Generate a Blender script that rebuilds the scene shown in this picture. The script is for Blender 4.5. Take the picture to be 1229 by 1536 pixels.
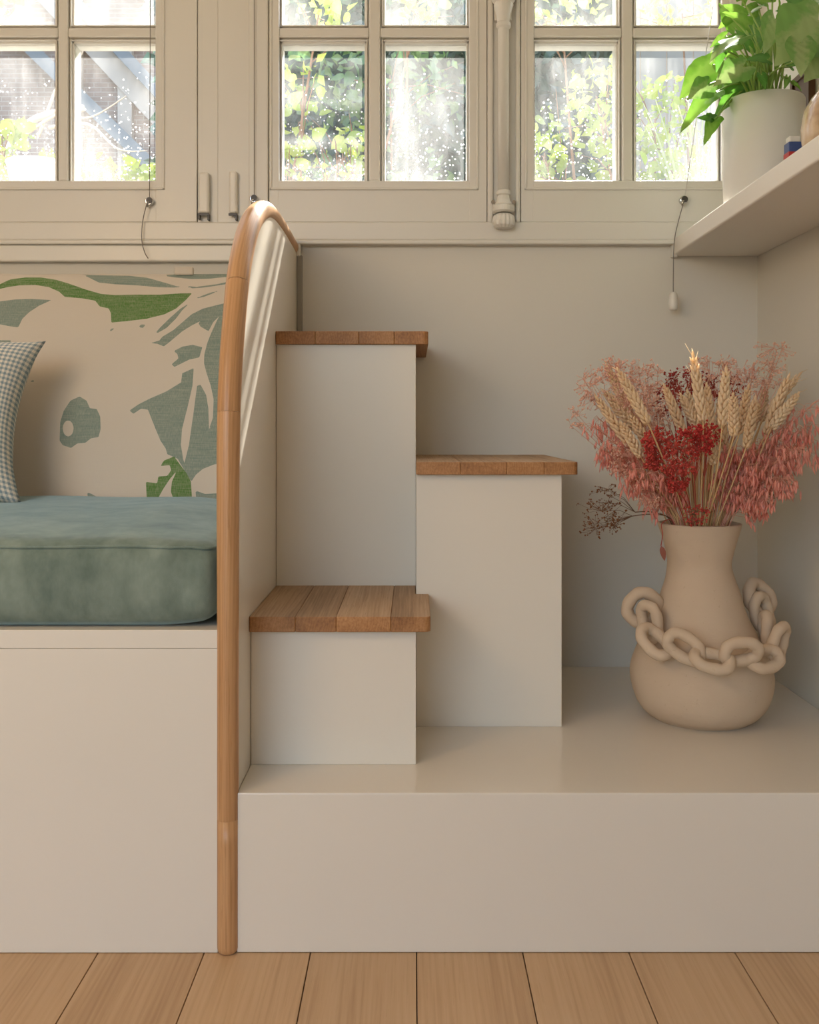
import bpy, bmesh, math, random
import numpy as np
from mathutils import Vector, Matrix, Quaternion, noise as mnoise
random.seed(7)
for o in list(bpy.data.objects): bpy.data.objects.remove(o)
SC = bpy.context.scene
COL = SC.collection
PI = math.pi

# ------------------------------------------------------------------ camera, sky, sun, lights, exposure
CAM_D, CAM_Z = 1.5, 0.79
cd = bpy.data.cameras.new('camera'); cam = bpy.data.objects.new('camera', cd); COL.objects.link(cam)
cam.location = (0, -CAM_D, CAM_Z); cam.rotation_euler = (PI/2, 0, 0)
cd.sensor_width = 36; cd.lens = 1500*36/1536
cd.shift_x = -5.5/1536; cd.shift_y = -128/1536
cd.clip_start = 0.05; cd.clip_end = 200
SC.camera = cam

SUN = Vector((-0.19, -1.0, -0.83)).normalized()          # direction the light travels
wd = bpy.data.worlds.new('sky'); SC.world = wd; wd.use_nodes = True
wn = wd.node_tree.nodes; wl = wd.node_tree.links
sky = wn.new('ShaderNodeTexSky'); sky.sky_type = 'NISHITA'; sky.sun_disc = False
sky.sun_elevation = math.radians(39); sky.sun_rotation = math.radians(12); sky.dust_density = 2.0
bg = wn['Background']; wl.new(sky.outputs[0], bg.inputs[0]); bg.inputs[1].default_value = 0.85
sd = bpy.data.lights.new('sun', 'SUN'); sun = bpy.data.objects.new('sun', sd); COL.objects.link(sun)
sd.energy = 26.0; sd.angle = math.radians(0.6); sd.color = (1.0, 0.95, 0.88)
sun.rotation_euler = SUN.to_track_quat('-Z', 'Y').to_euler(); sun.location = (3, 8, 8)

def area_light(name, loc, rot, sx, sy, power, color, portal=False):
    ld = bpy.data.lights.new(name, 'AREA'); lo = bpy.data.objects.new(name, ld); COL.objects.link(lo)
    ld.shape = 'RECTANGLE'; ld.size = sx; ld.size_y = sy; ld.energy = power; ld.color = color
    ld.cycles.is_portal = portal
    lo.location = loc; lo.rotation_euler = rot
    return lo
# unseen warm area light added behind the camera to brighten the fronts, source assumed
area_light('assumed_rear_fill', (-1.45, -3.22, 1.65), (math.radians(80), 0, math.radians(-8)), 1.3, 1.2, 11, (1.0, 0.795, 0.56))
SC.view_settings.view_transform = 'Standard'; SC.view_settings.look = 'None'
SC.view_settings.gamma = 1.0; SC.view_settings.use_curve_mapping = False
SC.view_settings.exposure = -0.15

# ------------------------------------------------------------------ helpers
def tag(o, label=None, cat=None, group=None, kind=None):
    if label: o['label'] = label
    if cat: o['category'] = cat
    if group: o['group'] = group
    if kind: o['kind'] = kind
    return o
def link(name, data, parent=None):
    o = bpy.data.objects.new(name, data); COL.objects.link(o)
    if parent is not None: o.parent = parent
    return o
def thing(name, label, cat, loc=(0, 0, 0), group=None):
    o = link(name, None); o.location = loc; o.empty_display_size = 0.05
    bpy.context.view_layer.update()
    return tag(o, label, cat, group)
def obj(name, bm, m, parent=None, smooth=False, bevel=0, loc=None, gc=None, seg=2):
    """bm in world coordinates; placed so that it stays there under its parent."""
    me = bpy.data.meshes.new(name); bm.normal_update()
    bm.to_mesh(me); bm.free()
    me.materials.append(m)
    if smooth:
        for p in me.polygons: p.use_smooth = True
    if gc:
        at = me.attributes.new('gc', 'FLOAT_VECTOR', 'POINT')
        for i, v in enumerate(me.vertices): at.data[i].vector = gc(v.co)
    o = link(name, me, parent)
    if parent is not None: o.matrix_parent_inverse = world_of(parent).inverted()
    if bevel:
        b = o.modifiers.new('bevel', 'BEVEL'); b.width = bevel; b.segments = seg; b.limit_method = 'ANGLE'
    return o
def world_of(o):
    m = o.matrix_basis.copy()
    if o.parent is not None: m = world_of(o.parent) @ o.matrix_parent_inverse @ m
    return m
def inst(name, me, mat4, parent=None):
    o = bpy.data.objects.new(name, me); COL.objects.link(o)
    if parent is not None:
        o.parent = parent; o.matrix_parent_inverse = world_of(parent).inverted()
    o.matrix_basis = mat4
    return o
def bx(x0, x1, y0, y1, z0, z1, bm=None):
    bm = bm or bmesh.new()
    vs = [bm.verts.new((x, y, z)) for x in (x0, x1) for y in (y0, y1) for z in (z0, z1)]
    for f in ((0,1,3,2),(4,6,7,5),(0,4,5,1),(2,3,7,6),(0,2,6,4),(1,5,7,3)): bm.faces.new([vs[i] for i in f])
    return bm
def tube(pts, rad, seg=8, bm=None, cap=True, up=(0, 0, 1)):
    bm = bm or bmesh.new(); pts = [Vector(p) for p in pts]; n = len(pts)
    rads = rad if isinstance(rad, (list, tuple)) else [rad]*n
    rings = []; prev = None
    for i, p in enumerate(pts):
        t = (pts[min(i+1, n-1)] - pts[max(i-1, 0)])
        if t.length < 1e-9: t = Vector((0, 0, 1))
        t.normalize()
        if prev is None:
            a = Vector(up) if abs(t.dot(Vector(up))) < .9 else Vector((1, 0, 0))
            prev = (a - t*a.dot(t)).normalized()
        else:
            prev = (prev - t*prev.dot(t))
            prev = prev.normalized() if prev.length > 1e-6 else t.orthogonal().normalized()
        b = t.cross(prev)
        rings.append([bm.verts.new(p + (prev*math.cos(2*PI*k/seg) + b*math.sin(2*PI*k/seg))*rads[i]) for k in range(seg)])
    for i in range(n-1):
        for k in range(seg):
            bm.faces.new((rings[i][k], rings[i][(k+1) % seg], rings[i+1][(k+1) % seg], rings[i+1][k]))
    if cap and seg > 2:
        bm.faces.new(rings[0][::-1]); bm.faces.new(rings[-1])
    return bm
def lathe(profile, c, seg=48, bm=None):
    bm = bm or bmesh.new(); rings = []
    for r, z in profile:
        if r < 1e-6: rings.append([bm.verts.new((c[0], c[1], c[2]+z))])
        else: rings.append([bm.verts.new((c[0]+r*math.cos(2*PI*k/seg), c[1]+r*math.sin(2*PI*k/seg), c[2]+z)) for k in range(seg)])
    for a, b in zip(rings[:-1], rings[1:]):
        for k in range(seg):
            k2 = (k+1) % seg
            q = [a[k % len(a)], a[k2 % len(a)], b[k2 % len(b)], b[k % len(b)]]
            q2 = []
            for v in q:
                if v not in q2: q2.append(v)
            if len(q2) > 2: bm.faces.new(q2)
    return bm
def spline(pts, n=8, closed=False):
    P = [Vector(p) for p in pts]; out = []; N = len(P)
    rng = N if closed else N-1
    for i in range(rng):
        if closed: p0, p1, p2, p3 = P[(i-1) % N], P[i], P[(i+1) % N], P[(i+2) % N]
        else: p0, p1, p2, p3 = P[max(i-1, 0)], P[i], P[i+1], P[min(i+2, N-1)]
        for k in range(n):
            t = k/n
            out.append(.5*((2*p1) + (p2-p0)*t + (2*p0-5*p1+4*p2-p3)*t*t + (3*p1-p0-3*p2+p3)*t**3))
    if not closed: out.append(P[-1])
    return out
def R(a, b): return random.uniform(a, b)
def W(px, py, r):                                           # photograph point at a stated depth ratio -> world
    return Vector(((px-620)*r*.001, (r-1)*CAM_D, CAM_Z+(640-py)*r*.001))

# ------------------------------------------------------------------ materials
def srgb(r, g, b):
    f = lambda c: c/12.92 if c <= .04045 else ((c+.055)/1.055)**2.4
    return (f(r/255), f(g/255), f(b/255), 1)
class NT:
    def __init__(s, name):
        s.m = bpy.data.materials.new(name); s.m.use_nodes = True
        s.t = s.m.node_tree; s.n = s.t.nodes; s.n.clear()
        s.out = s.n.new('ShaderNodeOutputMaterial')
    def node(s, typ, ins=None, **kw):
        nd = s.n.new(typ)
        for k, v in kw.items(): setattr(nd, k, v)
        for k, v in (ins or {}).items():
            sk = nd.inputs[k]
            if hasattr(v, 'is_linked') or isinstance(v, bpy.types.NodeSocket): s.t.links.new(v, sk)
            else: sk.default_value = v
        return nd
    def mix(s, f, a, b, blend='MIX'):
        nd = s.n.new('ShaderNodeMix'); nd.data_type = 'RGBA'; nd.blend_type = blend
        for i, v in ((0, f), (6, a), (7, b)):
            if isinstance(v, bpy.types.NodeSocket): s.t.links.new(v, nd.inputs[i])
            else: nd.inputs[i].default_value = v
        return nd.outputs[2]
    def ramp(s, f, stops):
        nd = s.n.new('ShaderNodeValToRGB'); s.t.links.new(f, nd.inputs[0])
        while len(nd.color_ramp.elements) < len(stops): nd.color_ramp.elements.new(.5)
        for e, (p, c) in zip(nd.color_ramp.elements, stops):
            e.position = p; e.color = c if len(c) == 4 else (*c, 1)
        return nd.outputs[0]
    def math(s, op, a, b=0.0, c=None):
        nd = s.n.new('ShaderNodeMath'); nd.operation = op
        for i, v in enumerate((a, b) if c is None else (a, b, c)):
            if isinstance(v, bpy.types.NodeSocket): s.t.links.new(v, nd.inputs[i])
            else: nd.inputs[i].default_value = v
        return nd.outputs[0]
    def coord(s, scale=(1, 1, 1), attr=None, out='Object', rand=0.0):
        src = s.node('ShaderNodeAttribute', attribute_name=attr).outputs['Vector'] if attr else s.node('ShaderNodeTexCoord').outputs[out]
        if rand:
            oi = s.node('ShaderNodeObjectInfo').outputs['Random']
            add = s.node('ShaderNodeVectorMath', operation='ADD'); s.t.links.new(src, add.inputs[0])
            cx = s.node('ShaderNodeCombineXYZ', {0: s.math('MULTIPLY', oi, rand), 1: s.math('MULTIPLY', oi, rand*1.7), 2: s.math('MULTIPLY', oi, rand*3.1)})
            s.t.links.new(cx.outputs[0], add.inputs[1]); src = add.outputs[0]
        return s.node('ShaderNodeMapping', {'Vector': src, 'Scale': scale}).outputs[0]
    def noise(s, vec, scale, detail=3, rough=.55):
        return s.node('ShaderNodeTexNoise', {'Vector': vec, 'Scale': scale, 'Detail': detail, 'Roughness': rough}).outputs['Fac']
    def bump(s, h, strength=.2, dist=.001):
        return s.node('ShaderNodeBump', {'Height': h, 'Strength': strength, 'Distance': dist}).outputs[0]
    def bsdf(s, color, rough=.5, normal=None, spec=.5, **ins):
        d = {'Base Color': color, 'Roughness': rough, 'Specular IOR Level': spec}
        if normal is not None: d['Normal'] = normal
        d.update({k.replace('_', ' '): v for k, v in ins.items()})
        return s.node('ShaderNodeBsdfPrincipled', d)
    def done(s, shader):
        s.t.links.new(shader.outputs[0], s.out.inputs[0]); return s.m

def paint(name, col, rough=.45, var=.03, bump=.12, scale=60):
    t = NT(name); v = t.coord()
    n1 = t.noise(v, 2.5, 3); n2 = t.noise(v, scale, 3)
    a = tuple(c*(1-var) for c in col[:3])+(1,); b = tuple(min(1, c*(1+var)) for c in col[:3])+(1,)
    return t.done(t.bsdf(t.mix(n1, a, b), rough, t.bump(n2, bump, .0006)))
def plain(name, col, rough=.4, metallic=0, spec=.5):
    t = NT(name); v = t.coord(); n = t.noise(v, 40, 2)
    a = tuple(c*.92 for c in col[:3])+(1,)
    return t.done(t.bsdf(t.mix(n, a, col), rough, spec=spec, Metallic=metallic))
def wood(name, dark, mid, light, rough=.45, scale=1.0, ring=26, poremix=.35, tone=.10):
    t = NT(name)
    v = t.coord((1, 1, .055), 'gc', rand=5.0)
    warp = t.noise(v, 9*scale, 3, .6)
    vv = t.node('ShaderNodeVectorMath', {0: v, 1: t.node('ShaderNodeCombineXYZ', {0: t.math('MULTIPLY', warp, .06), 1: t.math('MULTIPLY', warp, .05), 2: 0.0}).outputs[0]}, operation='ADD').outputs[0]
    w = t.node('ShaderNodeTexWave', {'Vector': vv, 'Scale': ring*scale, 'Distortion': 3.0, 'Detail': 3.0, 'Detail Scale': 2.5}, wave_type='BANDS', bands_direction='X').outputs['Fac']
    pores = t.noise(t.coord((1, 1, .03), 'gc', rand=5.0), 420*scale, 2, .6)
    big = t.noise(v, 14*scale, 4)
    fine = t.noise(t.coord((1, 1, .025), 'gc', rand=5.0), 150*scale, 3, .65)
    f = t.math('ADD', t.math('ADD', t.math('MULTIPLY', w, .06), t.math('MULTIPLY', big, .54)), t.math('MULTIPLY', fine, .40))
    c = t.ramp(f, [(.30, dark), (.50, mid), (.70, light)])
    c = t.mix(t.math('MULTIPLY', t.math('GREATER_THAN', pores, .62), poremix), c, dark)
    oi = t.node('ShaderNodeObjectInfo').outputs['Random']
    hv = t.node('ShaderNodeHueSaturation', {'Color': c, 'Value': t.math('MULTIPLY_ADD', oi, tone*2, 1-tone)}).outputs[0]
    return t.done(t.bsdf(hv, rough, t.bump(t.math('ADD', pores, w), .12, .0005)))
def leafmat(name, c1, c2, trans=.55, rough=.4, scale=8, gloss=.08):
    t = NT(name); oi = t.node('ShaderNodeObjectInfo').outputs['Random']
    n = t.noise(t.coord(rand=9.0), scale, 3)
    f = t.math('ADD', t.math('MULTIPLY', oi, .55), t.math('MULTIPLY', n, .5))
    c = t.mix(f, c1, c2)
    d = t.node('ShaderNodeBsdfDiffuse', {'Color': c}); tr = t.node('ShaderNodeBsdfTranslucent', {'Color': c})
    g = t.node('ShaderNodeBsdfGlossy', {'Color': (1, 1, 1, 1), 'Roughness': rough})
    a = t.node('ShaderNodeMixShader', {0: trans, 1: d.outputs[0], 2: tr.outputs[0]})
    return t.done(t.node('ShaderNodeMixShader', {0: gloss, 1: a.outputs[0], 2: g.outputs[0]}))

M = {}
M['wall'] = paint('wall_paint', (.70, .665, .585, 1), .5, .02)
M['wallroom'] = paint('room_paint', (.80, .74, .66, 1), .7, .02)
M['trim'] = paint('gloss_trim_paint', (.74, .715, .65, 1), .34, .02, .08, 35)
M['joinery'] = paint('satin_joinery_paint', (.77, .716, .618, 1), .27, .015, .06, 45)
M['shelf'] = paint('shelf_paint', (.80, .76, .69, 1), .35, .015, .06, 45)
M['ceiling'] = paint('ceiling_paint', (.82, .80, .76, 1), .8, .02)
M['strip'] = paint('grey_filler', (.34, .32, .28, 1), .7, .05)
M['rail'] = wood('oiled_oak_rail', srgb(148, 104, 64), srgb(190, 144, 98), srgb(210, 168, 122), .36, 1.0, 60, .3, .05)
M['tread'] = wood('oak_tread', srgb(122, 80, 42), srgb(166, 116, 68), srgb(192, 144, 94), .5, 1.2, 50, .25, .06)
M['treadtop'] = wood('worn_oak_top', srgb(136, 108, 80), srgb(178, 146, 112), srgb(200, 170, 138), .65, 1.2, 44, .3, .05)
M['floor'] = wood('pale_oak_floor', srgb(172, 138, 102), srgb(198, 165, 127), srgb(208, 177, 140), .5, .8, 40, .16, .03)
M['floorgap'] = plain('floor_gap', srgb(70, 48, 32), .8)
M['chrome'] = plain('chrome', (.62, .61, .60, 1), .12, 1)
M['darkmetal'] = plain('dark_clip', (.05, .045, .04, 1), .4)
M['cord'] = plain('grey_cord', (.22, .20, .18, 1), .6)
M['clearcord'] = plain('pale_cord', (.7, .68, .64, 1), .4)
M['white'] = plain('white_plastic', (.80, .77, .70, 1), .35)
M['pot'] = paint('matte_white_pot', (.74, .715, .66, 1), .5, .02, .05, 80)
M['soil'] = paint('potting_soil', (.05, .032, .02, 1), .9, .3, .8, 90)
M['brownwood'] = plain('brown_wood', srgb(98, 66, 40), .45)
M['pearl'] = None
M['black'] = plain('black_rubber', (.02, .02, .02, 1), .5)

def clay():
    t = NT('rough_clay'); v = t.coord()
    n1 = t.noise(v, 9, 4); n2 = t.noise(v, 130, 4, .7); n3 = t.noise(t.coord((1, 1, 5)), 22, 3)
    c = t.mix(n1, srgb(196, 172, 146), srgb(214, 194, 168))
    c = t.mix(t.math('MULTIPLY', t.math('GREATER_THAN', n2, .66), .35), c, srgb(176, 150, 122))
    h = t.math('ADD', t.math('MULTIPLY', n2, .5), n3)
    return t.done(t.bsdf(c, .8, t.bump(h, .35, .0016), .25))
M['clay'] = clay()
def pearl():
    t = NT('pearly_glaze'); v = t.coord()
    c = t.ramp(t.noise(v, 14, 4), [(.3, srgb(150, 118, 88)), (.5, srgb(208, 182, 150)), (.7, srgb(226, 208, 182))])
    return t.done(t.bsdf(c, .22, t.bump(t.noise(v, 40, 3), .2, .001), Coat_Weight=.4))
M['pearl'] = pearl()
def velvet():
    t = NT('sage_velvet'); v = t.coord((1, 1.4, 1), rand=0)
    n = t.noise(v, 7, 4, .6); n2 = t.noise(t.coord((1, 1, .5)), 26, 4, .65); f = t.noise(v, 900, 1)
    c = t.mix(t.node('ShaderNodeMapRange', {'Value': t.math('ADD', t.math('MULTIPLY', n, .55), t.math('MULTIPLY', n2, .45)), 1: .36, 2: .64, 3: 0.0, 4: 1.0}).outputs[0], srgb(94, 110, 100), srgb(138, 152, 140))
    return t.done(t.bsdf(c, .75, t.bump(t.math('ADD', t.math('MULTIPLY', f, .4), n2), .25, .003), .2, Sheen_Weight=.65, Sheen_Roughness=.35, Sheen_Tint=(.62, .82, .88, 1)))
M['velvet'] = velvet()
def linen_print():
    t = NT('printed_linen')
    A = t.node('ShaderNodeAttribute', attribute_name='sage').outputs['Fac']
    G = t.node('ShaderNodeAttribute', attribute_name='green').outputs['Fac']
    v = t.coord((1, 1, 1))
    wx = t.noise(t.coord((900, 900, 25)), 1, 2); wz = t.noise(t.coord((25, 25, 900)), 1, 2)
    weave = t.math('ADD', wx, wz)
    slub = t.math('MULTIPLY', t.math('SUBTRACT', weave, 1.0), 1.3)
    base = srgb(214, 204, 190)
    c = t.mix(t.math('GREATER_THAN', A, 0.0), base, srgb(128, 146, 136))
    c = t.mix(t.math('GREATER_THAN', G, 0.0), c, srgb(86, 128, 62))
    c = t.mix(t.math('MULTIPLY_ADD', slub, .5, .14), c, srgb(214, 204, 188))
    return t.done(t.bsdf(c, .85, t.bump(weave, .25, .0008), .15))
M['linen'] = linen_print()
def gingham():
    t = NT('gingham')
    u = t.node('ShaderNodeUVMap').outputs[0]; sx = t.node('ShaderNodeSeparateXYZ', {0: u})
    def st(o): return t.math('GREATER_THAN', t.math('FRACT', t.math('MULTIPLY', o, 1.0)), .5)
    a = st(sx.outputs[0]); b = st(sx.outputs[1])
    f = t.math('MULTIPLY', t.math('ADD', a, b), .5)
    c = t.ramp(f, [(0, srgb(228, 222, 210)), (.5, srgb(184, 190, 188)), (1, srgb(132, 150, 158))])
    n = t.noise(t.coord(), 700, 2)
    return t.done(t.bsdf(c, .85, t.bump(n, .3, .0008), .15))
M['gingham'] = gingham()
def glass():
    t = NT('dirty_rain_spotted_glass')
    geo = t.node('ShaderNodeNewGeometry').outputs['Position']
    def vc(s): return t.node('ShaderNodeMapping', {'Vector': geo, 'Scale': s}).outputs[0]
    haze = t.noise(vc((1, 1, .55)), 5.5, 4, .62)
    streak = t.noise(vc((26, 1, 2.2)), 1.6, 3, .6)
    z = t.node('ShaderNodeSeparateXYZ', {0: geo}).outputs[2]
    low = t.node('ShaderNodeMapRange', {'Value': z, 1: 1.62, 2: 1.36, 3: 0.0, 4: 1.0}).outputs[0]
    def drops(scale, thr, keep):
        vor = t.node('ShaderNodeTexVoronoi', {'Vector': vc((1, .02, 1)), 'Scale': scale}, feature='F1')
        sep = t.node('ShaderNodeSeparateColor', {0: vor.outputs['Color']})
        k = t.math('LESS_THAN', sep.outputs[0], t.math('MULTIPLY', low, keep))
        rad = t.math('MULTIPLY', sep.outputs[1], thr)
        return t.math('MULTIPLY', t.math('LESS_THAN', vor.outputs['Distance'], rad), k)
    d = t.math('MAXIMUM', drops(190, .40, .8), drops(100, .28, .5))
    hz = t.ramp(haze, [(.40, (0, 0, 0)), (.72, (1, 1, 1))])
    h = t.math('ADD', t.math('MULTIPLY', hz, .13), t.math('MULTIPLY', t.ramp(streak, [(.5, (0, 0, 0)), (.8, (1, 1, 1))]), .06))
    fac = t.math('MINIMUM', t.math('ADD', t.math('ADD', h, .035), t.math('MULTIPLY', d, .75)), .85)
    tr = t.node('ShaderNodeBsdfTransparent', {'Color': (.97, .98, .97, 1)})
    gl = t.node('ShaderNodeBsdfGlossy', {'Color': (1, 1, 1, 1), 'Roughness': .02})
    fr = t.node('ShaderNodeFresnel', {'IOR': 1.3}).outputs[0]
    a = t.node('ShaderNodeMixShader', {0: fr, 1: tr.outputs[0], 2: gl.outputs[0]})
    dirt = t.node('ShaderNodeBsdfTranslucent', {'Color': (.82, .83, .82, 1)})
    return t.done(t.node('ShaderNodeMixShader', {0: fac, 1: a.outputs[0], 2: dirt.outputs[0]}))
M['glass'] = glass()
def bricks():
    t = NT('weathered_brick')
    g = t.coord((1, 1, 1)); sep = t.node('ShaderNodeSeparateXYZ', {0: g})
    v = t.node('ShaderNodeCombineXYZ', {0: sep.outputs[0], 1: sep.outputs[2], 2: 0.0}).outputs[0]
    b = t.node('ShaderNodeTexBrick', {'Vector': v, 'Color1': srgb(160, 134, 118), 'Color2': srgb(146, 122, 108), 'Mortar': srgb(172, 156, 142), 'Scale': 1.0, 'Mortar Size': .006, 'Brick Width': .22, 'Row Height': .072})
    return t.done(t.bsdf(b.outputs['Color'], .9))
M['brick'] = bricks()
M['stone'] = paint('pale_stone', srgb(186, 172, 158), .85, .1, .3, 20)
M['slate'] = paint('slate_blue_board', srgb(132, 134, 134), .6, .06)
M['fence'] = paint('grey_fence', srgb(176, 164, 150), .85, .12, .3, 30)
M['earth'] = paint('garden_earth', srgb(120, 108, 88), .95, .2, .5, 20)
M['bark'] = paint('twig_bark', srgb(150, 116, 92), .85, .15, .4, 80)
M['palebark'] = paint('pale_bark', srgb(206, 190, 172), .85, .1, .4, 60)
M['leafyellow'] = leafmat('yellow_green_leaf', (.50, .56, .06, 1), (.30, .46, .06, 1), .62)
M['leafgreen'] = leafmat('mid_green_leaf', (.22, .36, .09, 1), (.10, .22, .07, 1), .5)
M['leafdark'] = leafmat('dark_hedge_leaf', (.09, .17, .08, 1), (.05, .11, .08, 1), .4)
M['grass'] = leafmat('pale_grass', (.52, .56, .20, 1), (.40, .48, .14, 1), .5)

# ------------------------------------------------------------------ room shell
XL, XR, YB, YF, ZC = -2.4, 0.79, 0.792, -3.2, 2.6
floor = obj('floor', bx(XL-.1, XR+.1, YF-.1, YB+.15, -.06, -.012), M['floorgap']); tag(floor, kind='structure')
PW = .1595
k0 = int((XL-.006)/PW)-1
for i in range(k0, 6):
    x0 = .006+i*PW
    x1 = x0+PW-.0016
    x0, x1 = max(x0, XL), min(x1, XR)
    if x1 <= x0+.01: continue
    cuts = [YF] + sorted(R(YF+.3, -.6) for _ in range(1)) + [YB]
    for a, b in zip(cuts[:-1], cuts[1:]):
        obj('plank', bx(x0, x1, a+.0003, b-.0003, -.012, 0), M['floor'], floor, bevel=.0006, seg=1,
            gc=lambda c: (c.x, c.z, c.y))
tag(obj('added_floor_sheet', bx(-2.1, .6, -2.9, -.75, .0, .008), paint('brown_sheet', srgb(84, 70, 58), .95, .1, .5, 200)), 'unseen brown sheet added on the floor to cut sunlit bounce', 'added_floor_sheet')  # added out of view, darkens the floor so less sun bounces onto the fronts
tag(obj('ceiling', bx(XL-.1, XR+.1, YF-.1, YB+.16, ZC, ZC+.1), M['ceiling']), kind='structure')
tag(obj('wall_right', bx(XR, XR+.12, YF-.1, YB+.16, -.06, ZC), M['wall']), kind='structure')
tag(obj('wall_left', bx(XL-.12, XL, YF-.1, YB+.16, -.06, ZC), M['wallroom']), kind='structure')
bm = bx(XL, XR, YB, YB+.16, -.06, 1.21)
bx(XL, XR, YB, YB+.16, 2.46, ZC, bm); bx(XL, -1.86, YB, YB+.16, 1.21, 2.46, bm)
tag(obj('wall_back', bm, M['wall']), kind='structure')
# the wall behind the camera, with an assumed opening added to let light in
bm = bx(XL, -2.25, YF-.12, YF, -.06, ZC); bx(-.25, XR, YF-.12, YF, -.06, ZC, bm); bx(-2.25, -.25, YF-.12, YF, 2.3, ZC, bm)
tag(obj('wall_front', bm, M['wallroom']), kind='structure')

# window wall joinery: sill band, posts, head
SF = .776                                                    # room face of the sashes
GZ = [(1.350, 1.673), (1.707, 2.030), (2.064, 2.387)]
FR0, FR1 = .7785, .90
tr = obj('trim_1', bx(-1.86, XR, .770, .93, 1.213, 1.2555), M['trim'], bevel=.004); tag(tr, kind='structure')
obj('bead', bx(-1.86, XR, .767, .80, 1.204, 1.2138), M['trim'], tr, bevel=.003)
tr2 = obj('trim_2', bx(-1.86, -.293, .772, .80, 1.165, 1.2035), M['trim'], bevel=.004); tag(tr2, kind='structure')
WINS = [(-1.86, -1.27), (-1.10, -.492), (-.3285, .168), (.245, .755)]  # first window is out of view, added to give more light
posts = [(-1.27, -1.10), (-.492, -.3285), (.168, .245), (.755, XR)]
for i, (a, b) in enumerate(posts):
    p = obj('trim_%d' % (i+3), bx(a+.0003, b-.0003 if b < XR else b, FR0, FR1, 1.2535, 2.46), M['trim'], bevel=.003); tag(p, kind='structure')
    if b-a > .1:                                             # planted moulding with fine vertical joints
        obj('moulding', bx(a+.045, a+.047, FR0-.0015, FR0+.004, 1.2535, 2.46), M['trim'], p, bevel=.0006)
        obj('moulding', bx(b-.046, b-.0015, FR0-.006, FR0+.004, 1.2535, 2.46), M['trim'], p, bevel=.003)
    elif i == 2:
        obj('moulding', bx(a+.0015, a+.014, FR0-.008, FR0+.004, 1.2535, 2.46), M['trim'], p, bevel=.004)
        obj('moulding', bx(b-.012, b-.0015, FR0-.008, FR0+.004, 1.2535, 2.46), M['trim'], p, bevel=.004)
glazing = {0: [(-1.79, -1.5825), (-1.5475, -1.34)], 1: [(-1.012, -.817), (-.782, -.587)], 2: [(-.3055, -.107), (-.069, .1275)], 3: [(.275, .4705), (.5075, .703)]}
for i, (a, b) in enumerate(WINS):
    g = glazing[i]; x0, x1 = g[0][0], g[1][1]
    w = obj('window_%d' % (i+1), bx(a+.0003, b-.0003, SF+.0005, .845, 1.256, 1.350), M['trim'], bevel=.0018); tag(w, kind='structure')
    obj('stile', bx(a+.0003, x0, SF, .845, 1.256, 2.455), M['trim'], w, bevel=.0018)
    obj('stile', bx(x1, b-.0003, SF, .845, 1.256, 2.455), M['trim'], w, bevel=.0018)
    obj('rail', bx(x0, x1, SF, .845, 2.387, 2.455), M['trim'], w, bevel=.003)
    obj('glazing_bar', bx(g[0][1]+.006, g[1][0]-.006, SF+.006, .850, 1.350, 2.387), M['trim'], w, bevel=.004)
    for z0, z1 in ((1.673, 1.707), (2.030, 2.064)):
        for ga, gb in g:
            obj('glazing_bar', bx(ga-.006, gb+.006, SF+.006, .850, z0+.006, z1-.006), M['trim'], w, bevel=.004)
    for ga, gb in g:
        for z0, z1 in GZ:
            # moulded bead round the pane, then the pane
            bm = bmesh.new()
            for e, y0, y1 in ((.0075, SF+.010, .846), (.0, SF+.018, .840)):
                o_ = .009-e; bw = .006
                xx0, xx1, zz0, zz1 = ga-o_+e*0, gb+o_, z0-o_, z1+o_
                bx(xx0-.001, ga+.0045-e*.6, y0, y1, zz0, zz1, bm); bx(gb-.0045+e*.6, xx1+.001, y0, y1, zz0, zz1, bm)
                bx(ga, gb, y0, y1, zz0, z0+.0045-e*.6, bm); bx(ga, gb, y0, y1, z1-.0045+e*.6, zz1, bm)
            obj('pane_bead', bm, M['trim'], w, bevel=.0015)
            pm = bmesh.new(); q = [pm.verts.new(c) for c in ((ga+.001, .806, z0+.001), (gb-.001, .806, z0+.001), (gb-.001, .806, z1-.001), (ga+.001, .806, z1-.001))]
            pm.faces.new(q)
            obj('pane', pm, M['glass'], w)
    # panel moulding round the glazed field
    bm = bmesh.new(); e = .0215
    for (p0, p1, q0, q1) in ((x0-e, x0-e+.006, 1.350-e, 2.387+e), (x1+e-.006, x1+e, 1.350-e, 2.387+e)): bx(p0, p1, SF-.0035, SF+.004, q0, q1, bm)
    for (q0, q1) in ((1.350-e, 1.350-e+.006), (2.387+e-.006, 2.387+e)): bx(x0-e, x1+e, SF-.0035, SF+.004, q0, q1, bm)
    obj('sash_moulding', bm, M['trim'], w, bevel=.002)

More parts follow.
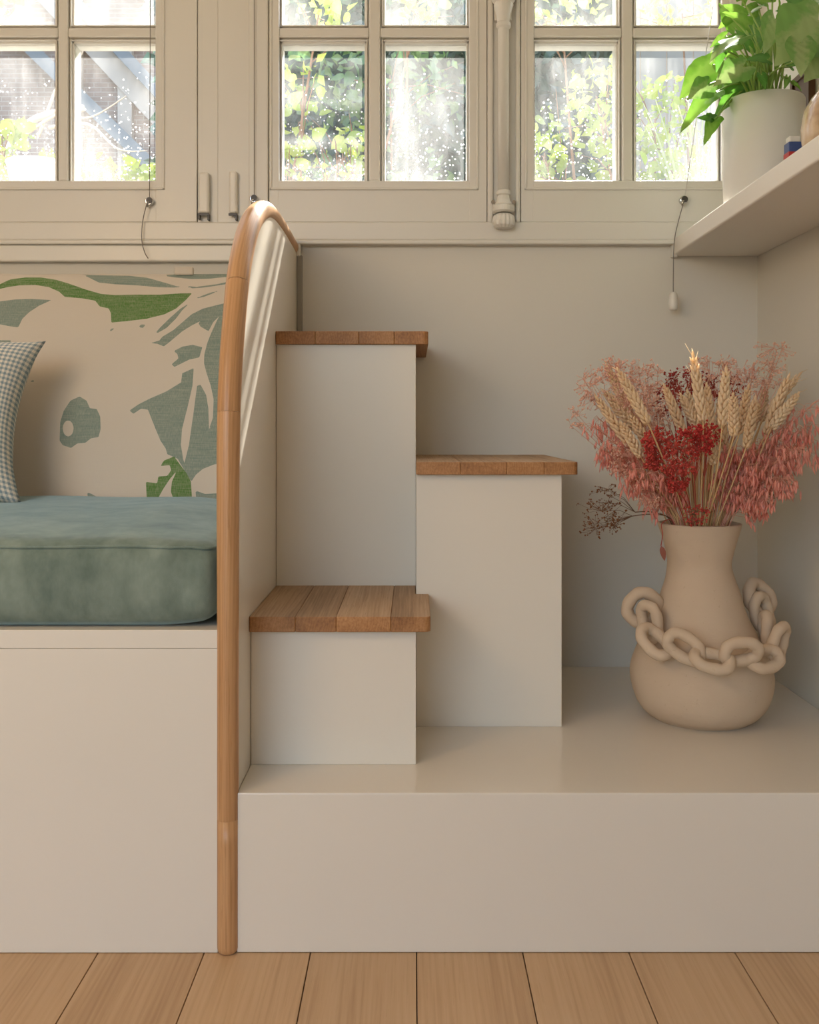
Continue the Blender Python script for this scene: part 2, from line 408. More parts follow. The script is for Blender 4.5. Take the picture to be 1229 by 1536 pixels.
# ------------------------------------------------------------------ garden beyond the glass
g = obj('garden_ground', bx(-16, 16, .97, 30, -.12, 0), M['earth']); tag(g, kind='structure')
def clear_of_sun(p):
    """keeps the low sun free to reach the panes, as it does in the photograph"""
    t = (p.y-.80)/(-SUN.y); q = p + SUN*t
    return not (1.33 < q.z < 1.72 and -.34 < q.x < .76)
def leaf_mesh(name, L=1.0, Wd=.62, mat=None, fold=.18, droop=.25, heart=.0, n=5):
    bm = bmesh.new(); rows = []
    for i in range(n+1):
        t = i/n
        w = Wd/2*math.sin(PI*min(1, t**.75))**.8 if 0 < i < n else 0
        z = -droop*t*t*L
        y = t*L
        c = bm.verts.new((0, y, z))
        if w > 0: rows.append((bm.verts.new((-w*L, y-heart*L*(1-t), z+fold*w*L)), c, bm.verts.new((w*L, y-heart*L*(1-t), z+fold*w*L))))
        else: rows.append((c, c, c))
    for a, b in zip(rows[:-1], rows[1:]):
        for s in (0, 1):
            q = []
            for v in (a[s], a[s+1], b[s+1], b[s]):
                if v not in q: q.append(v)
            if len(q) > 2: bm.faces.new(q)
    me = bpy.data.meshes.new(name); bm.to_mesh(me); bm.free(); me.materials.append(mat)
    for p in me.polygons: p.use_smooth = True
    return me
def orient(loc, d, nrm, s):
    d = Vector(d).normalized(); nrm = Vector(nrm); x = d.cross(nrm).normalized(); z = x.cross(d).normalized()
    m = Matrix((x, d, z)).transposed().to_4x4()
    return Matrix.Translation(loc) @ m @ Matrix.Scale(s, 4)
def rdir():
    v = Vector((R(-1, 1), R(-1, 1), R(-1, 1)))
    return v.normalized() if v.length > .01 else Vector((0, 0, 1))
def leaf_stuff(name, parent, mat, pts, smin, smax, bias=(0, -.6, .2), wide=.6):
    nv, f, vs = 0, [], []
    for p in pts:
        s = R(smin, smax); d = (rdir()+Vector((0, 0, -.3))).normalized(); n = (rdir()+Vector(bias)*1.4)
        x = d.cross(n)
        if x.length < .05: continue
        x.normalize(); z = x.cross(d)
        for (a, b, c) in ((0, 0, 0), (-wide/2, .45, .06), (0, .5, -.03), (wide/2, .45, .06), (0, 1, -.12)):
            vs.append(p + x*a*s + d*b*s + z*c*s)
        f += [(nv, nv+2, nv+1), (nv, nv+3, nv+2), (nv+1, nv+2, nv+4), (nv+2, nv+3, nv+4)]; nv += 5
    me = bpy.data.meshes.new(name); me.from_pydata([tuple(v) for v in vs], [], f); me.materials.append(mat)
    o = link(name, me, parent); o.matrix_parent_inverse = world_of(parent).inverted(); o['kind'] = 'stuff'
    return o
LY = leaf_mesh('leaf_a', 1, .7, M['leafyellow'])
LG = leaf_mesh('leaf_b', 1, .6, M['leafgreen'])
LW = leaf_mesh('leaf_c', 1, .66, leafmat('sunlit_lime_leaf', (.62, .68, .12, 1), (.45, .56, .12, 1), .6))
def shrub(name, label, base, clusters, nleaf, nstuff, size, meshes, stuffmat, group='shrubs outside the windows'):
    """clusters: (centre, radii); stems run from the ground to every cluster"""
    t = thing(name, label, 'shrub', base, group)
    bm = bmesh.new()
    for c, rd in clusters:
        c = Vector(c); b = Vector(base)+Vector((R(-.06, .06), R(-.06, .06), 0)); mid = b.lerp(c, .55)+Vector((R(-.08, .08), R(-.05, .05), .1))
        pts = spline([b, mid, c], 6); tube(pts, [.009-.006*i/len(pts) for i in range(len(pts))], 6, bm)
        for _ in range(5):
            e = c+Vector((R(-1, 1)*rd[0], R(-1, 1)*rd[1], R(-1, 1)*rd[2])); s = pts[-3].lerp(c, R(0, 1))
            tube([s, s.lerp(e, .5)+Vector((0, 0, .03)), e], [.003, .0022, .001], 4, bm)
    obj('stem', bm, M['bark'], t, smooth=True)
    def pick():
        while True:
            c, rd = random.choice(clusters); v = rdir()*R(.2, 1)**.6
            p = Vector(c)+Vector((v.x*rd[0], v.y*rd[1], v.z*rd[2]))
            if p.y < 1.05: continue
            if clear_of_sun(p): return p
    for _ in range(nleaf):
        d = rdir()+Vector((0, -.2, -.35)); n = rdir()+Vector((0, -.9, .5))
        if d.cross(n).length < .1: n = Vector((0, -1, .2))+rdir()*.3
        inst('leaf', random.choice(meshes), orient(pick(), d, n, R(*size)), t)
    leaf_stuff('foliage', t, stuffmat, [pick() for _ in range(nstuff)], size[0]*.6, size[1]*.8)
    return t
# vine just outside the middle window, its leaves lit through
shrub('climbing_vine', 'yellow-green vine with reddish stems in the left panes of the middle window', (-.62, 1.95, 0),
      [((-.40, 1.9, 1.70), (.10, .15, .12)), ((-.38, 1.95, 1.95), (.10, .16, .16)), ((-.26, 1.98, 1.72), (.14, .15, .10)), ((-.33, 2.0, 2.24), (.14, .2, .07)), ((-.20, 2.1, 1.80), (.08, .15, .10)), ((.02, 2.1, 2.3), (.14, .15, .04))],
      95, 150, (.04, .07), [LY, LY, LW], M['leafyellow'])
shrub('leafy_shrub', 'glossy mid-green shrub behind the yellow-green vine', (-.1, 2.7, 0),
      [((-.3, 2.75, 1.95), (.35, .25, .5)), ((.0, 2.8, 1.65), (.3, .25, .35)), ((-.1, 2.8, 2.3), (.5, .3, .2))], 70, 620, (.05, .09), [LG], M['leafgreen'])
shrub('leafy_shrub', 'lime shrub seen in the left panes of the window by the shelf', (.75, 2.1, 0),
      [((.47, 2.05, 1.74), (.08, .18, .12)), ((.66, 2.1, 1.98), (.13, .2, .15)), ((.55, 2.2, 2.30), (.2, .2, .06)), ((.72, 2.1, 1.75), (.10, .18, .16)), ((.60, 2.4, 1.85), (.25, .1, .3))],
      120, 420, (.04, .068), [LW, LW, LY], M['leafyellow'])
shrub('leafy_shrub', 'pale lime shrub behind the potted plant in the right panes', (1.1, 2.3, 0),
      [((.92, 2.3, 1.96), (.12, .2, .18)), ((1.0, 2.3, 1.74), (.16, .2, .08)), ((1.05, 2.4, 2.40), (.25, .2, .06)), ((1.02, 2.5, 1.95), (.22, .1, .3))],
      110, 420, (.04, .066), [LW, LY], M['leafyellow'])
shrub('leafy_shrub', 'bright low shrub leaning across the bottom of the window over the bench', (-1.35, 2.1, 0),
      [((-1.35, 2.1, 1.72), (.25, .2, .07)), ((-1.02, 2.05, 1.68), (.16, .15, .05)), ((-1.48, 2.1, 1.84), (.12, .15, .04)), ((-1.5, 2.1, 2.34), (.16, .15, .05))],
      90, 140, (.05, .085), [LW, LY], M['leafyellow'])
# bare pale branch in the left window
t = thing('bare_branch', 'bare pale sunlit branch outside the window over the bench', 'branch', (-1.9, 2.6, 0))
bm = bmesh.new(); tube(spline([(-1.9, 2.6, 0), (-1.75, 2.55, 1.0), (-1.62, 2.5, 1.9), (-1.3, 2.45, 2.05)], 8), .014, 7, bm)
for a, b in (((-1.62, 2.5, 1.9), (-1.12, 2.4, 2.08)), ((-1.6, 2.5, 1.86), (-1.1, 2.42, 1.70)), ((-1.45, 2.48, 1.98), (-1.05, 2.45, 1.88)), ((-1.5, 2.5, 1.95), (-1.25, 2.4, 2.35)), ((-1.4, 2.46, 1.82), (-1.15, 2.4, 1.55))):
    a, b = Vector(a), Vector(b); tube(spline([a, a.lerp(b, .4)+Vector((0, 0, .05)), a.lerp(b, .7)+Vector((0, 0, -.02)), b], 5), [.008-.0004*i for i in range(16)], 5, bm)
obj('limb', bm, M['palebark'], t, smooth=True)
# hedge, fence and grass clump
t = thing('hedge', 'dense dark blue-green hedge behind the middle window', 'hedge', (0, 3.6, 0))
hm = bmesh.new(); bmesh.ops.create_grid(hm, x_segments=2, y_segments=2, size=.5)
hm.free()
bm = bx(-1.15, 1.0, 3.55, 3.75, 0, 2.95); obj('inner_branches', bm, M['leafdark'], t)
leaf_stuff('foliage', t, M['leafdark'], [Vector((R(-1.25, 1.05), R(3.25, 3.6), R(.8, 3.25))) for _ in range(7500)], .06, .12)
t = thing('board_fence', 'grey upright board fence beyond the window by the shelf', 'fence', (2.4, 3.95, 0))
for k in range(24):
    x = .95+k*.145
    obj('board', bx(x, x+.1415, 3.95, 3.972, 0, 3.5+R(-.02, .02)), M['fence'], t, bevel=.003)
obj('fence_rail', bx(.9, 4.45, 3.972, 4.02, 2.3, 2.39), M['fence'], t)
t = thing('grass_clump', 'tall pale grass blades at the bottom of the right panes', 'grass', (1.02, 2.0, 0))
for k in range(26):
    a = R(0, 2*PI); b0 = Vector((1.02+.04*math.cos(a), 2.0+.04*math.sin(a), 1.35)); L = R(.35, .62); tip = b0+Vector((R(-.2, .2), R(-.1, .1), L))
    bm = bmesh.new(); pts = spline([b0, b0.lerp(tip, .6)+Vector((0, 0, .05)), tip], 4); L_ = []
    for i, p in enumerate(pts):
        w = .006*(1-i/len(pts))+.0008; L_.append((bm.verts.new(p-Vector((w, 0, 0))), bm.verts.new(p+Vector((w, .002, 0)))))
    for a_, b_ in zip(L_[:-1], L_[1:]): bm.faces.new((a_[0], a_[1], b_[1], b_[0]))
    obj('blade', bm, M['grass'], t, smooth=True)
obj('planter', lathe([(0, 0), (.10, 0), (.12, 1.2), (.125, 1.36), (.11, 1.36), (.10, 1.3), (0, 1.3)], (1.02, 2.0, 0), 24), M['stone'], t, smooth=True)
t = thing('streak_frame', 'narrow tall frame of thin brown rods added outside to cast streaks on the divider', 'shadow_frame', (.12, 2.5, 0))  # added shadow caster, high bars placed to streak the sun on the divider
for z, h in ((2.872, .040), (2.832, .010), (2.815, .007), (2.925, .007), (3.012, .007)): obj('streak_bar', bx(-.02, .26, 2.5, 2.512, z, z+h), M['bark'], t)
for x in (-.03, .26): obj('post', bx(x, x+.01, 2.5, 2.512, 0, 3.04), M['bark'], t)
# brick building with an outside stair, left
t = thing('brick_building', 'weathered brick building with slate-blue sloping boards outside the window over the bench', 'building', (-7, 14.0, 0))
obj('wall', bx(-15, -2.75, 14.0, 14.5, 0, 13), M['brick'], t)
for a, b, th, m, y in (((-7.7, 8.37), (-2.64, 3.45), .20, 'slate', 13.7), ((-7.7, 10.0), (-2.64, 4.55), .18, 'slate', 13.7), ((-7.7, 9.7), (-2.64, 4.27), .40, 'stone', 13.85), ((-8.6, 12.1), (-2.64, 5.97), .24, 'stone', 13.8)):
    bm = bmesh.new(); p, q = Vector((a[0], 0, a[1])), Vector((b[0], 0, b[1])); d = (q-p).normalized(); nn = Vector((d.z, 0, -d.x))*th/2
    v1 = [bm.verts.new(Vector((c.x, y, c.z))) for c in (p-nn, q-nn, q+nn, p+nn)]; v2 = [bm.verts.new(Vector((c.co.x, 14.0, c.co.z))) for c in v1]
    bm.faces.new(v1); bm.faces.new(v2[::-1])
    for i in range(4): bm.faces.new((v1[i], v2[i], v2[(i+1) % 4], v1[(i+1) % 4]))
    obj('sloping_board', bm, M[m], t)
for x in (-5.33, -4.55, -3.65): obj('pier', bx(x, x+.22, 13.88, 14.0, 0, 7.5-(x+5.33)*.9), M['stone'], t, bevel=.005)
t = thing('planter', 'white planter low outside the window over the bench', 'planter', (-1.22, 1.75, 0))
obj('body', lathe([(0, 0), (.05, 0), (.05, 1.46), (.075, 1.50), (.095, 1.63), (.10, 1.645), (.085, 1.645), (.075, 1.60), (0, 1.60)], (-1.22, 1.75, 0), 24), M['pot'], t, smooth=True)

# ------------------------------------------------------------------ window fittings
def disc_y(c, r, y0, y1, bm=None, seg=20):
    return tube([(c[0], y0, c[1]), (c[0], y1, c[1])], r, seg, bm)
for name, lab, x, z, tail, top in (
    ('blind_cord', 'grey blind cord with chrome stop on the window over the bench', (225-620)*.001515, .79+(640-303)*.001515, [(-.004, -.01), (-.013, -.05), (-.0145, -.09), (-.006, -.118), (.002, -.132)], (.004, 1.0)),
    ('blind_cord', 'grey blind cord whose chrome stop sits just behind the oak rail', (380-620)*.001505, .79+(640-297)*.001505, None, (0, 1.0)),
    ('blind_cord', 'blind cord with white acorn pull beside the shelf end', (1025-620)*.001515, .79+(640-301)*.001515, [(-.004, -.012), (-.017, -.06), (-.0265, -.105), (-.028, -.18), (-.028, -.215)], (.065, .44))):
    yy = SF-.004
    t = thing(name, lab, 'cord', (x, yy, z), 'blind cords on the windows')
    st = obj('cord_stop', disc_y((x, z), .0095, yy+.004, yy-.010), M['chrome'], t, smooth=False, bevel=.002)
    obj('stop_face', disc_y((x+.001, z+.001), .0072, yy-.0098, yy-.0112), M['darkmetal'], st)
    obj('cord_clip', tube([(x-.002, yy-.006, z-.002), (x-.003, yy-.007, z-.013)], [.006, .003], 10), M['chrome'], t, smooth=True)
    obj('cord', tube([(x+.001, yy-.007, z), (x+.001+top[0], yy-.007, z+top[1])], .0009, 6), M['cord'] if top[0] < .05 else M['clearcord'], t, smooth=True)
    if tail:
        pts = spline([(x, yy-.007, z)]+[(x+a, yy-.014-(.008 if b < -.1 else 0), z+b) for a, b in tail], 6)
        obj('tail', tube(pts, .0011, 6), M['cord'], t, smooth=True)
        if top[0] > .05:
            e = pts[-1]
            obj('acorn_pull', lathe([(0, 0), (.006, .0), (.0085, -.004), (.0105, -.022), (.0095, -.036), (.008, -.040), (0, -.040)], (e.x, e.y, e.z+.004), 20), M['white'], t, smooth=True)
for x, z0, z1, w in ((-.487, 1.262, 1.366, .025), (-.418, 1.262, 1.370, .019)):
    t = thing('hinge', 'white window hinge cover with dark clip, %s' % ('beside the joint of the window over the bench' if w > .02 else 'slimmer one on the post near the oak rail'), 'hinge', (x, SF, z0), 'hinges')
    yb = FR0 if w < .02 else SF
    obj('cover', bx(x, x+w, yb-.016, yb, z0+.011, z1), M['white'], t, bevel=.006, seg=4)
    obj('clip', bx(x, x+w, yb-.016, yb-.012, z0+.006, z0+.011), M['darkmetal'], t)
    obj('clip', bx(x+w-.004, x+w, yb-.014, yb, z0-.004, z0+.010), M['darkmetal'], t)
    if w > .02: obj('clip', bx(x, x+.004, yb-.014, yb, z0-.002, z0+.010), M['darkmetal'], t)
# espagnolette bolt on the post between the windows
xb, yb = .204, FR0-.020
t = thing('window_bolt', 'white cast espagnolette bolt on the post between two windows', 'bolt', (xb, FR0, 1.26))
obj('rod', tube([(xb, yb, 1.285), (xb, yb, 2.42)], .0125, 18), M['trim'], t, smooth=True)
obj('guide', lathe([(.0125, 1.324), (.0158, 1.321), (.0158, 1.314), (.0132, 1.311), (.0155, 1.300), (.0195, 1.292), (.0185, 1.290), (.0245, 1.287), (.0245, 1.276), (.018, 1.272)], (xb, yb, 0), 24), M['trim'], t)
obj('guide', lathe([(.0125, 1.688), (.0168, 1.692), (.0168, 1.699), (.0138, 1.703), (.0165, 1.722), (.0225, 1.742), (.020, 1.746), (.0265, 1.752), (.0265, 1.766), (.021, 1.770), (.0245, 1.778), (.0125, 1.79)], (xb, yb, 0), 24), M['trim'], t)
obj('guide_plate', bx(xb-.024, xb+.024, yb+.006, FR0+.001, 1.272, 1.30), M['trim'], t, bevel=.004)
obj('guide_plate', bx(xb-.020, xb+.020, yb+.006, FR0+.001, 1.71, 1.78), M['trim'], t, bevel=.004)
bm = lathe([(0, 0), (.018, .001), (.0245, .007), (.026, .016), (.0235, .028), (.017, .033), (.0, .034)], (xb, yb-.004, 1.236), 32)
for v in bm.verts:                                           # shallow flutes
    d = Vector((v.co.x-xb, v.co.y-yb+.004, 0)); k = round(math.atan2(d.y, d.x)/(2*PI)*32)
    if k % 2 and d.length > .01: v.co -= d*.07
obj('keeper', bm, M['trim'], t)
for s in (-1, 1): obj('screw', disc_y((xb+s*.0235, 1.298), .0045, yb+.008, yb+.001, seg=10), M['chrome'], t)

# ------------------------------------------------------------------ divider panel with the bent oak rail
RX = -.279
path = spline([(RX, .0055, 0.0), (RX, .0055, .3), (RX, .006, .6), (RX, .009, .76), (RX, .022, .855), (RX, .055, .95), (RX, .105, 1.043), (RX, .19, 1.122), (RX, .29, 1.172), (RX, .39, 1.196), (RX, .52, 1.202), (RX, .66, 1.200), (RX, .788, 1.196)], 10)
div = thing('divider', 'white divider panel with a bent round oak rail along its edge', 'divider', (RX, .4, 0))
bm = bmesh.new()
prof = [(p.y+.003, p.z) for p in path] + [(.788, 0.0)]
f1 = [bm.verts.new((-.265, y, z)) for y, z in prof]; f2 = [bm.verts.new((-.293, y, z)) for y, z in prof]
bm.faces.new(f1); bm.faces.new(f2[::-1])
for i in range(len(prof)): j = (i+1) % len(prof); bm.faces.new((f1[i], f1[j], f2[j], f2[i]))
obj('panel', bm, M['joinery'], div)
def arclen(P):
    s = [0]
    for a, b in zip(P[:-1], P[1:]): s.append(s[-1]+(b-a).length)
    return s
S = arclen(path)
cutz = [.205, .815, 1.02]
idx = [0]+[min(range(len(path)//2), key=lambda i: abs(path[i].z-z)) for z in cutz]+[len(path)-1]
for a, b in zip(idx[:-1], idx[1:]):
    pts = path[a:b+1]; rad = [.0163+.0024*min(1, max(0, (p.z-.5)/.6)) for p in pts]
    pts = [p.copy() for p in pts]; pts[0] = pts[0]+(pts[1]-pts[0])*.004
    if a == 0:                                              # rounded foot
        pts = [pts[0], pts[0]+Vector((0, 0, .003)), pts[0]+Vector((0, 0, .008))]+pts[1:]; rad = [.012, .0152, .0163]+rad[1:]
    bm = tube(pts, rad, 28, up=(1, 0, 0), cap=(a == 0)); bm.verts.ensure_lookup_table()
    sl = arclen(pts); o = obj('rail_section', bm, M['rail'], div, smooth=True)
    at = o.data.attributes.new('gc', 'FLOAT_VECTOR', 'POINT')
    for i in range(len(pts)):
        for k in range(28): at.data[i*28+k].vector = (rad[i]*math.cos(2*PI*k/28)+.1, rad[i]*math.sin(2*PI*k/28), sl[i]+a*.7)
    for p in o.data.polygons:
        if len(p.vertices) > 4: p.use_smooth = False
obj('rail_end_block', bx(RX-.012, RX+.023, .768, .791, 1.178, 1.213), M['trim'], div, bevel=.003)
tag(obj('filler_strip', bx(-.264, -.2535, .776, .793, .974, 1.18), M['strip']), 'grey filler strip where the divider meets the wall above the top step', 'strip')

# ------------------------------------------------------------------ added paper lamp, out of view, to warm and brighten the bench front
LX, LYY, LZ = -1.0, -.90, 1.45
tt = NT('fill_glow'); em = tt.node('ShaderNodeEmission', {'Color': (1.0, .715, .45, 1), 'Strength': 13.0}); tt.done(em)
t = thing('added_fill_lamp', 'unseen round paper lamp added to warm the light on the bench front', 'lamp', (LX, LYY, ZC))
bm = bmesh.new(); bmesh.ops.create_icosphere(bm, subdivisions=3, radius=.22, matrix=Matrix.Translation((LX, LYY, LZ)))
obj('fill_globe', bm, tt.m, t, smooth=True)
obj('flex', tube([(LX, LYY, LZ+.215), (LX, LYY, ZC)], .004, 8), M['black'], t, smooth=True)
obj('ceiling_rose', lathe([(0, -.03), (.03, -.03), (.05, -.004), (.05, 0)], (LX, LYY, ZC), 24), M['white'], t, smooth=True)

# ------------------------------------------------------------------ bench, platform and steps
b = thing('bench_base', 'cream painted built-in bench base under the velvet cushion', 'bench', (-1.2, .4, 0))
obj('front_panel', bx(-2.3, -.2935, 0, .02, .001, .4568), M['joinery'], b, bevel=.0006)
obj('top_board', bx(-2.3, -.2935, 0.0, .79, .4573, .485), M['joinery'], b, bevel=.0008)
obj('back_board', bx(-2.3, -.2935, .70, .79, .001, .470), M['joinery'], b)
p = thing('platform', 'low cream painted platform carrying the steps and the vase', 'platform', (.26, .4, 0))
obj('front_panel', bx(-.2645, .789, .001, .02, .001, .2385), M['joinery'], p, bevel=.001)
obj('top_board', bx(-.2645, .789, .0012, .791, .2165, .24), M['joinery'], p, bevel=.0015)
def step(lab, x0, x1, y0, y1, zt, tx0, tx1, ty0, notch=None, staves=4, drop=.025):
    t = thing('stair_step', lab, 'step', ((x0+x1)/2, (y0+y1)/2, .24), 'boxed steps with oak treads')
    obj('carcass', bx(x0, x1, y0, y1, .24, zt-drop+.0005), M['joinery'], t, bevel=.001)
    tr = obj('tread', bx(tx0+.002, tx1-(.03 if notch else .004), ty0+.004, y1-.001, zt-drop+.002, zt-.004), M['tread'], t,
             gc=lambda c: (c.x, c.z, c.y))
    ws = [R(.8, 1.2) for _ in range(staves)]; tot = sum(ws); x = tx0
    for k in range(staves):
        w = (tx1-tx0)*ws[k]/tot; xa, xb2 = x, x+w-.0003; x += w
        bm = bmesh.new()
        pl = [(xa, ty0), (xb2, ty0), (xb2, y1), (xa, y1)]
        if k == staves-1:
            c = .010                                        # rounded outer corner
            arc = [(xb2-c+c*math.sin(a), ty0+c-c*math.cos(a)) for a in [PI/2*i/5 for i in range(6)]]
            pl = [(xa, ty0)]+arc+([(xb2, notch[1]), (notch[0], notch[1]), (notch[0], y1), (xa, y1)] if notch else [(xb2, y1), (xa, y1)])
        lo = [bm.verts.new((a, b_, zt-drop)) for a, b_ in pl]; hi = [bm.verts.new((a, b_, zt)) for a, b_ in pl]
        bm.faces.new(lo[::-1]); top = bm.faces.new(hi)
        for i in range(len(pl)): j = (i+1) % len(pl); bm.faces.new((lo[i], lo[j], hi[j], hi[i]))
        o = obj('stave', bm, M['tread'], tr, bevel=.0012, gc=lambda c: (c.x, c.z, c.y))
        o.data.materials.append(M['treadtop'])
        for pg in o.data.polygons:
            if pg.normal.z > .9: pg.material_index = 1
    return t
step('lowest boxed step, its oak tread notched round the neighbouring box', -.2645, .0046, .1275, .4300, .4836, -.2645, .0285, .1125, notch=(.0045, .3325))
step('middle boxed step with oak tread, standing beside the dried flowers', .0055, .2725, .333, .791, .7258, .0055, .3005, .3165, staves=4, drop=.023)
step('tallest boxed step with oak tread against the window wall', -.2645, .0052, .4305, .791, .9735, -.2645, .0295, .4205)

# ------------------------------------------------------------------ cushions
def rounded_block(x0, x1, y0, y1, z0, z1, rad, n=(40, 24, 10), deform=None):
    bm = bmesh.new(); cache = {}
    def pt(u, v, w):
        key = (round(u, 5), round(v, 5), round(w, 5))
        if key in cache: return cache[key]
        p = Vector((x0+(x1-x0)*u, y0+(y1-y0)*v, z0+(z1-z0)*w))
        q = Vector((min(max(p.x, x0+rad), x1-rad), min(max(p.y, y0+rad), y1-rad), min(max(p.z, z0+rad), z1-rad)))
        d = p-q
        if d.length > 1e-9: p = q+d.normalized()*rad*max(abs(d.x), abs(d.y), abs(d.z))/rad
        if deform: p = deform(p, u, v, w)
        cache[key] = bm.verts.new(p); return cache[key]
    N = n
    def e(i, k):                                             # denser near the ends
        t = i/k; return .5-.5*math.cos(PI*t) if k < 30 else t
    for f in range(6):
        ax = f//2; s = f % 2; a, b_ = [k for k in range(3) if k != ax]
        for i in range(N[a]):
            for j in range(N[b_]):
                q = []
                for di, dj in ((0, 0), (1, 0), (1, 1), (0, 1)):
                    c = [0, 0, 0]; c[ax] = s; c[a] = e(i+di, N[a]); c[b_] = e(j+dj, N[b_]); q.append(pt(*c))
                if (ax == 1) == (s == 1): q = q[::-1]
                if s == 0 and ax != 1: pass
                q2 = []
                for v in q:
                    if v not in q2: q2.append(v)
                if len(q2) > 2:
                    try: bm.faces.new(q2)
                    except ValueError: pass
    bmesh.ops.recalc_face_normals(bm, faces=bm.faces)
    return bm
CX0, CX1, CY0, CY1, CZ0, CZ1 = -1.75, -.2955, .012, .600, .4855, .611
def seat_def(p, u, v, w):
    tz = (p.z-CZ0)/(CZ1-CZ0)
    crown = .036*(math.sin(PI*min(1, max(0, (p.y-CY0)/(CY1-CY0)*.57)))**.7)*max(0, min(1, (CX1-p.x)/.16))**.45
    p.z += crown*tz
    ex = max(0, 1-(CX1-p.x)/.10)
    p.z += .011*ex*ex*(1-tz)*(1 if p.y < .3 else .4)          # lower edge lifts at the corner
    wv = mnoise.noise(Vector((p.x*6, p.y*5, p.z*9)))*.004
    bulge = -.008*math.sin(PI*tz) if p.y < .06 else 0
    wr = .0065*math.sin((p.x-CX1)*100)*math.exp(-((p.x-CX1+.05)/.04)**2)*tz if p.y < .05 else 0
    p.y += bulge+wr*1.0
    p.z += wv*.8*tz
    return p
t = thing('seat_cushion', 'plump sage green velvet seat cushion on the bench', 'cushion', (-1.02, .33, .486))
seat = obj('cover', rounded_block(CX0, CX1, CY0, CY1, CZ0, CZ1, .028, (110, 30, 14), seat_def), M['velvet'], t, smooth=True)
pts = []
for i in range(90):
    x = CX0+.02+(CX1-.026-CX0-.02)*i/89
    p = seat_def(Vector((x, CY0+.0075, CZ1-.0065)), 0, 0, 0); pts.append(p)
for a in range(1, 7):
    an = PI/2*a/6; p = seat_def(Vector((CX1-.026+.021*math.sin(an), CY0+.0285-.021*math.cos(an), CZ1-.0065)), 0, 0, 0); pts.append(p)
for k in range(1, 12):
    p = seat_def(Vector((CX1-.005, CY0+.028+.0475*k, CZ1-.0065)), 0, 0, 0); pts.append(p)
obj('piping', tube(pts, .0022, 8), M['velvet'], t, smooth=True)

# printed back cushion; print outlines measured on the cloth (units: 1/2.926 px of the photograph on the cushion face)
SAGE = [
 [(-40,275),(0,268),(60,260),(130,257),(222,262),(170,285),(125,315),(95,345),(78,383),(40,378),(0,370),(-40,360)],
 [(-60,436),(0,440),(47,440),(40,465),(-60,480)],
 [(350,146),(440,150),(560,152),(640,162),(720,185),(770,200),(830,207),(780,207),(690,205),(600,197),(500,192),(430,185),(390,165)],
 [(820,200),(860,203),(910,197),(960,190),(1000,180),(1000,190),(940,200),(890,207),(840,210)],
 [(700,150),(760,160),(840,168),(920,166),(1000,157),(1000,140),(900,140),(800,140)],
 [(845,258),(880,245),(920,230),(965,218),(930,234),(890,249)],
 [(683,405),(700,385),(740,345),(790,300),(835,272),(800,305),(770,345),(730,385),(690,408)],
 [(660,452),(700,440),(710,425),(760,395),(800,360),(840,325),(890,300),(985,276),(975,320),(935,360),(915,400),(880,380),(870,365),(885,352),(840,375),(800,400),(770,425),(740,450),(718,467),(690,455)],
 [(762,487),(800,468),(845,460),(888,470),(875,515),(830,525),(790,545),(765,557),(753,545),(783,520),(778,500)],
 [(970,320),(1100,300),(1100,690),(950,800),(918,830),(935,780),(938,700),(925,640),(905,580),(895,540),(897,500),(910,450),(930,400),(950,355)],
 [(568,748),(610,720),(660,695),(730,665),(795,625),(800,585),(850,562),(845,640),(825,730),(800,830),(795,900),(808,985),(830,900),(850,760),(865,640),(880,635),(905,680),(915,740),(918,830),(950,800),(1100,690),(1100,960),(940,985),(890,1005),(860,1030),(840,1060),(815,1020),(780,960),(735,940),(728,915),(705,880),(680,820),(660,770),(650,745),(620,740),(585,763)],
 [(858,1100),(900,1115),(950,1112),(1000,1100),(1000,1160),(862,1160)],
 [(380,1108),(400,1115),(430,1132),(385,1140)],
 [(608,376),(620,370),(636,371),(628,385),(615,384)], [(480,397),(490,388),(503,387),(485,402)], [(128,622),(145,614),(153,624)],
]
BLOB = [(262,880),(265,800),(280,750),(310,705),(350,687),(380,705),(395,738),(425,742),(440,775),(442,830),(432,865),(400,870),(375,890),(340,893),(312,913),(275,900)]
HOLE = [(300+24*math.cos(a*PI/8), 827+35*math.sin(a*PI/8)) for a in range(16)]
GREEN = [
 [(-60,225),(0,190),(40,170),(100,160),(170,160),(240,172),(300,190),(370,215),(440,235),(500,240),(600,238),(700,238),(790,232),(840,232),(810,265),(770,300),(720,325),(640,345),(560,355),(488,362),(485,320),(475,300),(435,290),(415,265),(360,255),(280,248),(255,225),(210,205),(150,195),(80,197),(30,205),(0,212),(-60,240)],
 [(640,1062),(690,1068),(695,1038),(735,1035),(752,1010),(745,988),(705,992),(720,968),(765,950),(790,985),(820,1025),(838,1060),(844,1160),(770,1160),(750,1105),(755,1060),(777,1012),(745,1050),(715,1095),(680,1160),(645,1160)],
]
def sdf(P, poly):
    A = np.array(poly, float); B = np.roll(A, -1, 0); d = np.full(len(P), 1e9); ins = np.zeros(len(P), bool)
    for a, b_ in zip(A, B):
        e = b_-a; w = P-a; tt = np.clip((w@e)/max(e@e, 1e-9), 0, 1); d = np.minimum(d, np.linalg.norm(w-tt[:, None]*e, axis=1))
        c = (a[1] > P[:, 1]) != (b_[1] > P[:, 1])
        with np.errstate(divide='ignore', invalid='ignore'): xi = (b_[0]-a[0])*(P[:, 1]-a[1])/(b_[1]-a[1])+a[0]
        ins ^= c & (P[:, 0] < xi)
    return np.where(ins, d, -d)
BX0, BX1, BZ0, BZ1 = -1.42, -.2955, .4865, 1.128
def face_y(z): return .625+max(0, z-.62)*.15
